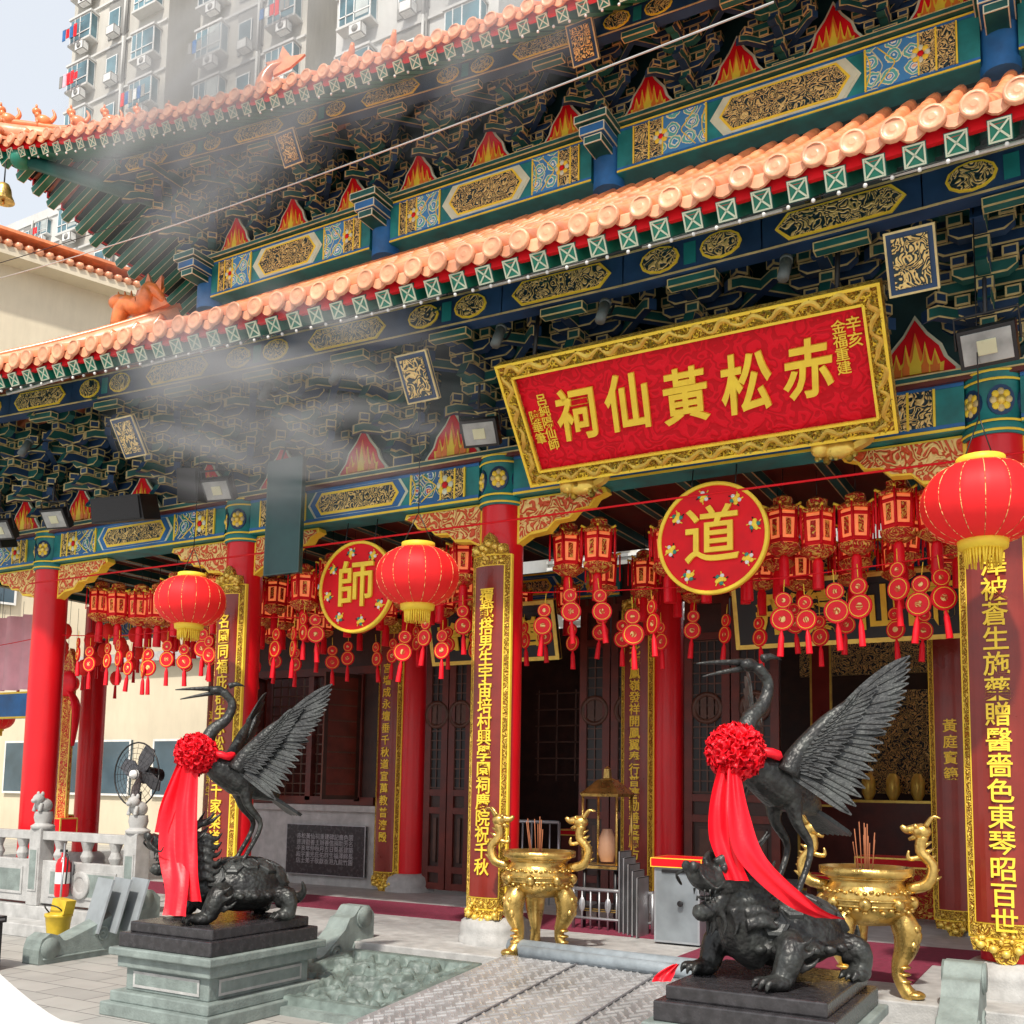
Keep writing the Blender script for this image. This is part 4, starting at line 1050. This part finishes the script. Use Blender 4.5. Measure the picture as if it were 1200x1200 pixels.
def flood(x,y,z,rz_=0,s=1):
    b=B();T=Tr(x,y,z)@Rz(rz_)@Rx(rad(35))@Matrix.Scale(s,4)
    b.box((0,0,0),(.36,.10,.26),BLK,T);b.box((0,-.052,0),(.31,.012,.21),mat('flood_glass',(.35,.36,.35),.1,.2,.3,6),T);b.box((0,-.06,0),(.12,.01,.10),mat('flood_led',(.6,.6,.4),.3),T)
    for i in range(6):b.box((-.15+i*.06,.07,0),(.012,.05,.22),BLK,T)
    b.tube([(-.2,0,0),(-.2,.05,.2),(.2,.05,.2),(.2,0,0)],.012,BLK,6,T,1);b.cyl((0,.05,.2),(0,.2,.4),.015,BLK,6,T)
    b.obj('floodlight',bevel=.004)
flood(-4.95,8.0,5.12,.2);flood(-.55,7.65,4.93,-.1,1.05);flood(-8.45,8.1,5.06,.2);flood(-12.2,8.0,5.0,.2);flood(-11.4,8.2,5.1,.2)
b=B();b.rbox((-7.55,8.2,4.66),(.5,.06,1.28),DGRN,mat('board_edge_green',(.03,.08,.07),.3),.015);b.cyl((-7.7,8.25,5.25),(-7.7,8.4,5.7),.012,BLK,6);b.cyl((-7.4,8.25,5.25),(-7.4,8.4,5.7),.012,BLK,6);b.obj('dark_green_notice_board',bevel=.004)
b=B();TU=mat('lamp_tube_white',(.75,.75,.72),.3)
for x in(-13,-10.4,-8.1,-5.4,-3.9,-2.4,-.6,1.5):
    z=PL(x,.55).z-.33
    b.cyl((x-.55,7.12,z),(x+.55,7.12,z),.016,TU,8);b.box((x,7.14,z+.03),(1.15,.05,.025),STEEL)
b.obj('fluorescent_eave_lamps')
b=B();x=-17
while x<6:
    q=PL(x,.12);b.sph((x,q.y-.02,q.z-.32),.016,TU,None,6,4);x+=.17
b.tube([PL(-17+i*.8,.12)+Vector((0,-.02,-.305)) for i in range(29)],.004,BLK,4,None,1)
x=-14
while x<6:
    q=PU(x,.12);b.sph((x,q.y-.02,q.z-.32),.018,TU,None,6,4);x+=.2
b.obj('string_lights')
b=B();SPT=mat('spot_housing',(.12,.14,.14),.5,.3)
for x in(-13.4,-10.9,-7.1,-6.2,-4.4,-3.4,-1.9,.5):
    T=Tr(x,7.36,5.68)@Rx(-.5);b.cyl((0,0,-.1),(0,0,.1),.045,SPT,12,T);b.cyl((0,0,.1),(0,0,.13),.05,SPT,12,T);b.tube([(0,0,0),(0,.1,.1),(0,.12,.25)],.012,BLK,6,T)
b.obj('eave_spotlights')
b=B();q=Vector((-14.45,9.1,10.72));b.lathe([(.17,0),(.16,.03),(.125,.1),(.11,.2),(.08,.27),(.03,.3)],BRASS,20,c=tuple(q));b.cyl(q+Vector((0,0,.3)),q+Vector((0,0,.65)),.012,BLK,6);b.sph(q+Vector((0,0,-.03)),.03,BRASS);b.obj('bronze_wind_bell')
b=B();n=60;vs=[]
for j in range(7):
    for i in range(n+1):
        x=-17.8+i/n*3.4;vs.append((x,10.2+.06*math.sin(i*.9)+.02*math.sin(i*2.3),4.4-j*.2))
b.add(vs,[(j*(n+1)+i,j*(n+1)+i+1,(j+1)*(n+1)+i+1,(j+1)*(n+1)+i) for j in range(6) for i in range(n)],PINK,None,True)
b.rbox((-16.1,10.15,2.95),(3.4,.08,.42),BLUEP,YEL,.03);b.obj('pink_curtain')
b=B()
for x,y in((-13.6,10.2),(-16.2,10.6),(-15.0,11.2),(-17.0,9.8)):
    b.rbox((x,y,2.2),(.22,.06,2.0),FILIR,GOLD,.02);b.sph((x,y-.05,3.25),(.2,.09,.2),RIB);b.ext([(-.16,.1),(.16,.1),(.08,.35),(0,.5),(-.08,.35)],-.04,.04,FILIR,Tr(x,y,3.3));b.lathe([(.02,.9),(.06,1.2)],RIB,8,c=(x,y,0))
    b.rbox((x,y,1.1),(.35,.3,.25),RED2,GOLD,.02);b.box((x,y,.65),(.08,.08,.7),RED2)
    for k in(-1,1):b.tube([(x,y-.06,3.2),(x+k*.25,y-.06,2.9),(x+k*.22,y-.06,2.3)],[.05,.09,.03],RIB,8,None,4,.4)
b.obj('ceremonial_banner_stand')
b=B()
for i in range(40):
    x=-17.5+R.uniform(0,6);y=10+R.uniform(0,2.5);z=3.9+R.uniform(-.4,.3)
    b.sph((x,y,z),(.1,.1,.13),LANT,None,10,6);b.lathe([(.03,-.35),(.02,-.13)],RIB,6,c=(x,y,z));b.cyl((x,y,z+.1),(x,y,4.9),.004,BLK,4)
b.obj('small_red_lanterns')
# lower-left white canopy
b=B();cx,cy=-5.0,3.35
A=[(-.75,-.6,0),(.6,-.6,0),(.6,.6,0),(-.75,.6,0)]
cen=Vector((cx-.05,cy,.86));M=10
for k in range(4):
    p0=Vector(A[k])+Vector((cx,cy,.38));p1=Vector(A[(k+1)%4])+Vector((cx,cy,.38));vs=[];fs=[]
    for i in range(M+1):
        for j in range(M+1):
            t=i/M;e_=p0.lerp(p1,j/M);q=cen.lerp(e_,t);q.z-=.12*math.sin(pi*t)+.03*math.sin(pi*j/M)*t*-1
            vs.append(q)
    for i in range(M):
        for j in range(M):fs.append((i*(M+1)+j,(i+1)*(M+1)+j,(i+1)*(M+1)+j+1,i*(M+1)+j+1))
    b.add(vs,fs,WHITE,None,True)
    b.cyl(p0*1.0,(p0.x,p0.y,0),.015,STEEL,8);b.add([p0,p1,p1+Vector((0,0,-.12)),p0+Vector((0,0,-.12))],[(0,1,2,3)],WHITE)
b.obj('white_fabric_canopy')
b=B()
def cable(p0,p1,sag,r=.008,m=None):
    p0=Vector(p0);p1=Vector(p1);b.tube([p0.lerp(p1,i/16)-Vector((0,0,sag*4*(i/16)*(1-i/16))) for i in range(17)],r,m or BLK,5,None,1)
cable((-14.4,9.1,9.45),(-1.6,6.0,6.75),.12,.007,mat('grey_cable',(.5,.5,.48),.5));cable((-22,9,17.2),(-12,9.5,17),.3,.02);cable((-24,8,18.2),(-12,9.8,17.6),.2,.02)
cable((-16,8,9.0),(-10,9.5,9.9),.1,.006)
b.obj('overhead_cables')
b=B();CP=mat('maroon_carpet',(.20,.02,.05),.9,0,.2,20,.4,120)
b.box((-3,10.3,.305),(22,1.1,.01),CP);b.box((-2.3,9.2,.3035),(2.0,1.1,.007),CP);b.obj('red_carpet')
# ============ GROUND ============
g=bpy.data.materials.new('granite_paving');g.use_nodes=True;nt=g.node_tree;N=nt.nodes;L=nt.links;p=N['Principled BSDF']
tc=N.new('ShaderNodeTexCoord');br=N.new('ShaderNodeTexBrick');br.inputs['Scale'].default_value=1;br.inputs['Brick Width'].default_value=.6;br.inputs['Row Height'].default_value=.3;br.inputs['Mortar Size'].default_value=.006
br.inputs['Color1'].default_value=(.45,.44,.41,1);br.inputs['Color2'].default_value=(.36,.355,.335,1);br.inputs['Mortar'].default_value=(.14,.135,.13,1)
no=N.new('ShaderNodeTexNoise');no.inputs['Scale'].default_value=2.2;no.inputs['Detail'].default_value=8;mx=N.new('ShaderNodeMixRGB');mx.blend_type='MULTIPLY';mx.inputs[0].default_value=.6
mr=N.new('ShaderNodeMapRange');mr.inputs[3].default_value=.5;mr.inputs[4].default_value=1.25
L.new(tc.outputs['Object'],br.inputs['Vector']);L.new(tc.outputs['Object'],no.inputs['Vector']);L.new(no.outputs['Fac'],mr.inputs[0]);L.new(br.outputs['Color'],mx.inputs[1]);L.new(mr.outputs[0],mx.inputs[2]);L.new(mx.outputs[0],p.inputs['Base Color'])
bp=N.new('ShaderNodeBump');bp.inputs['Strength'].default_value=.4;bp.inputs['Distance'].default_value=.01;L.new(br.outputs['Fac'],bp.inputs['Height']);bp.invert=True;L.new(bp.outputs[0],p.inputs['Normal']);p.inputs['Roughness'].default_value=.65
b=B();b.add([(-400,-400,0),(400,-400,0),(400,400,0),(-400,400,0)],[(0,1,2,3)],g);b.obj('courtyard_ground')
# ============ NEIGHBOUR BUILDING ============
e=E('cream_tile_roof_building');b=B()
P1=Vector((-31.5,18.0,0));P2=Vector((-28.2,26.5,0));d=(P2-P1);L_=d.length;an=math.atan2(d.y,d.x)
T=Tr(P1.x,P1.y,0)@Rz(an)
b.box((L_/2-10,3,9.4),(L_+24,6,18.8),CREAM,T)
b.box((L_/2-10,-.3,18.95),(L_+24.6,1.0,.3),CREAM,T)
for i in range(120):b.tube([(-22+i*.32,-.9,19.15),(-22+i*.32,2.5,20.4)],[.12,.12],TILE2,6,T,1)
b.box((L_/2-10,.9,19.6),(L_+24.6,3.6,.1),TILE,T)
b.box((-4,-1.2,15.2),(9,2.4,.35),CREAM,T);b.box((-4,-1.2,14.0),(9,2.2,.12),CREAM,T)
for i in range(8):
    for k in range(4):
        b.rbox((-14+i*4,-.05,2+k*3.1),(1.6,.2,1.5),GLASS,WHITE,.07,T)
b.obj('walls',e)
e=E('side_annex_building');b=B();b.box((-24,22,2.6),(18,4,5.2),CREAM);b.box((-24,19.9,5.3),(18.4,.5,.25),STONE)
for i in range(8):b.rbox((-31+i*2.2,19.95,2.2),(1.3,.1,1.6),GLASS,WHITE,.06)
b.obj('walls',e)
# ============ TOWERS ============
TW=mat('tower_wall',(.54,.52,.47),.85,0,.12,.25,0,10,dirt=.25);TW2=mat('tower_wall_dark',(.27,.265,.25),.85,0,.15,.3,dirt=.3);TW3=mat('tower_pale',(.60,.60,.58),.85,0,.1,.3,dirt=.2)
TG=mat('tower_glass_blue',(.10,.20,.24),.2,0,.6,.6)
CURT=mat('curtain_pale',(.42,.46,.45),.5,0,.3,1)
def tower(x0,x1,y,zt,wall,rz_=0):
    e=E('apartment_tower');b=B();w=x1-x0;c=(x0+x1)/2
    b.box((c,y+6,zt/2),(w,12,zt),wall)
    fl=2.85;nf=int(zt/fl);nb=max(2,round(w/2.5))
    for f in range(nf):
        z=1.6+f*fl
        if z<6:continue
        b.box((c,y-.06,z+1.25),(w,.12,.12),TW3)
        for i in range(nb):
            cx=x0+(i+.5)*w/nb
            if i%2==0:
                b.box((cx,y-.3,z-.75),(1.9,.6,.12),TW3);b.box((cx,y-.3,z+.85),(1.9,.6,.12),TW3)
                b.rbox((cx,y-.28,z+.05),(1.75,.5,1.45),TG,WHITE,.06);b.box((cx,y-.55,z+.05),(.05,.03,1.45),WHITE);b.box((cx-.45,y-.55,z+.05),(.04,.03,1.45),WHITE);b.box((cx,y-.55,z-.25),(1.7,.03,.05),WHITE)
                if R.random()<.5:b.box((cx+.42,y-.535,z+.1),(.7,.01,1.2),CURT)
                if R.random()<.85:b.rbox((cx+.2,y-.5,z-1.15),(.7,.4,.5),WHITE,TW2,.04);b.cyl((cx+.2,y-.705,z-1.15),(cx+.2,y-.72,z-1.15),.17,TW2,10)
                if R.random()<.4:
                    b.cyl((cx-.9,y-.95,z-.1),(cx+.9,y-.95,z-.1),.02,STEEL,4)
                    for k in range(R.randint(2,6)):b.box((cx-.8+k*.32,y-.95,z-.4),(.25,.03,.4+R.random()*.4),R.choice([WHITE,RED2,BLUEP,TW2,PINK,CURT]))
            else:
                b.box((cx,y-.03,z+.1),(1.7,.06,2.3),TW2);b.rbox((cx-.3,y-.08,z),(.9,.12,1.2),TG,WHITE,.06);b.cyl((cx+.6,y-.15,z-1.4),(cx+.6,y-.15,z+1.45),.07,TW3,6);b.cyl((cx+.78,y-.15,z-1.4),(cx+.78,y-.15,z+1.45),.05,TW2,6)
                if R.random()<.7:b.rbox((cx-.1,y-.3,z-.95),(.65,.45,.5),WHITE,TW2,.04)
    b.obj('tower_body',e)
tower(-50,-42,35,75,TW);tower(-42,-38.4,40,75,TW2);tower(-38.4,-31.2,34,75,TW);tower(-31.2,-28.5,39,75,TW2);tower(-28.5,-20,33,75,TW3);tower(-20,-8,38,75,TW)
tower(-105,-84,60,58,TW3)
# ============ INCENSE SMOKE ============
def smoke_mat(seed,dens):
    sm=bpy.data.materials.new('incense_smoke_volume');sm.use_nodes=True;nt=sm.node_tree;N=nt.nodes;L=nt.links
    N.remove(N['Principled BSDF']);pv=N.new('ShaderNodeVolumePrincipled');pv.inputs['Color'].default_value=(.97,.97,.98,1);pv.inputs['Anisotropy'].default_value=.1
    L.new(pv.outputs[0],N['Material Output'].inputs['Volume'])
    tc=N.new('ShaderNodeTexCoord');gr=N.new('ShaderNodeTexGradient');gr.gradient_type='SPHERICAL';L.new(tc.outputs['Object'],gr.inputs[0])
    mp=N.new('ShaderNodeMapping');mp.inputs['Location'].default_value=(seed,seed*2.3,0);mp.inputs['Rotation'].default_value=(0,.7,0);mp.inputs['Scale'].default_value=(.8,1,2.0);L.new(tc.outputs['Object'],mp.inputs[0])
    no=N.new('ShaderNodeTexNoise');no.inputs['Scale'].default_value=1.3;no.inputs['Detail'].default_value=3;no.inputs['Distortion'].default_value=.8;L.new(mp.outputs[0],no.inputs[0])
    mr=N.new('ShaderNodeMapRange');mr.inputs[1].default_value=.42;mr.inputs[2].default_value=.74;L.new(no.outputs['Fac'],mr.inputs[0])
    m1=N.new('ShaderNodeMath');m1.operation='MULTIPLY';L.new(gr.outputs['Fac'],m1.inputs[0]);L.new(mr.outputs[0],m1.inputs[1])
    m2=N.new('ShaderNodeMath');m2.operation='MULTIPLY';m2.inputs[1].default_value=dens;L.new(m1.outputs[0],m2.inputs[0]);L.new(m2.outputs[0],pv.inputs['Density'])
    return sm
for k,(loc,sc,rot,dn) in enumerate((((-5.9,6.2,5.0),(2.2,.7,1.1),.25,4.2),((-6.7,6.2,8.3),(2.4,.7,1.8),-.5,3.6),((-4.0,6.1,7.6),(1.3,.5,1.1),-.4,3.6))):
    b=B();b.sph((0,0,0),1,smoke_mat(k*1.7+.4,dn),None,24,14);o=b.obj('incense_smoke');o.location=loc;o.scale=sc;o.rotation_euler=(0,rot,0)
# ============ WORLD, SUN ============
w=bpy.data.worlds.new('World');scene.world=w;w.use_nodes=True;nt=w.node_tree
sk=nt.nodes.new('ShaderNodeTexSky');sk.sky_type='NISHITA';sk.sun_disc=False
sd=Vector((.22,-.78,1.0)).normalized()
sk.sun_elevation=math.asin(sd.z);sk.sun_rotation=math.atan2(sd.x,sd.y);sk.air_density=1.0;sk.dust_density=4;sk.ozone_density=1
mx=nt.nodes.new('ShaderNodeMixRGB');mx.inputs[0].default_value=.65;mx.inputs[2].default_value=(7.6,7.9,8.2,1)   # bright hazy sky over the blue
nt.links.new(sk.outputs[0],mx.inputs[1]);nt.links.new(mx.outputs[0],nt.nodes['Background'].inputs[0]);nt.nodes['Background'].inputs[1].default_value=.15
sl=bpy.data.lights.new('sun','SUN');sl.energy=4.2;sl.angle=rad(2);sl.color=(1,.93,.83)
so=bpy.data.objects.new('sun',sl);col.objects.link(so);so.rotation_euler=sd.to_track_quat('Z','Y').to_euler()
# ============ CAMERA ============
M=Rz(rad(29.7))@Rx(rad(96))@Rz(rad(1))
cam=bpy.data.cameras.new('camera');co=bpy.data.objects.new('camera',cam);col.objects.link(co)
cam.lens=36;cam.sensor_width=36;cam.shift_y=.1667;cam.clip_end=1500;cam.clip_start=.05
co.matrix_world=Tr(0,0,1.75)@M
scene.camera=co
scene.view_settings.view_transform='Standard';scene.view_settings.look='None';scene.view_settings.exposure=0
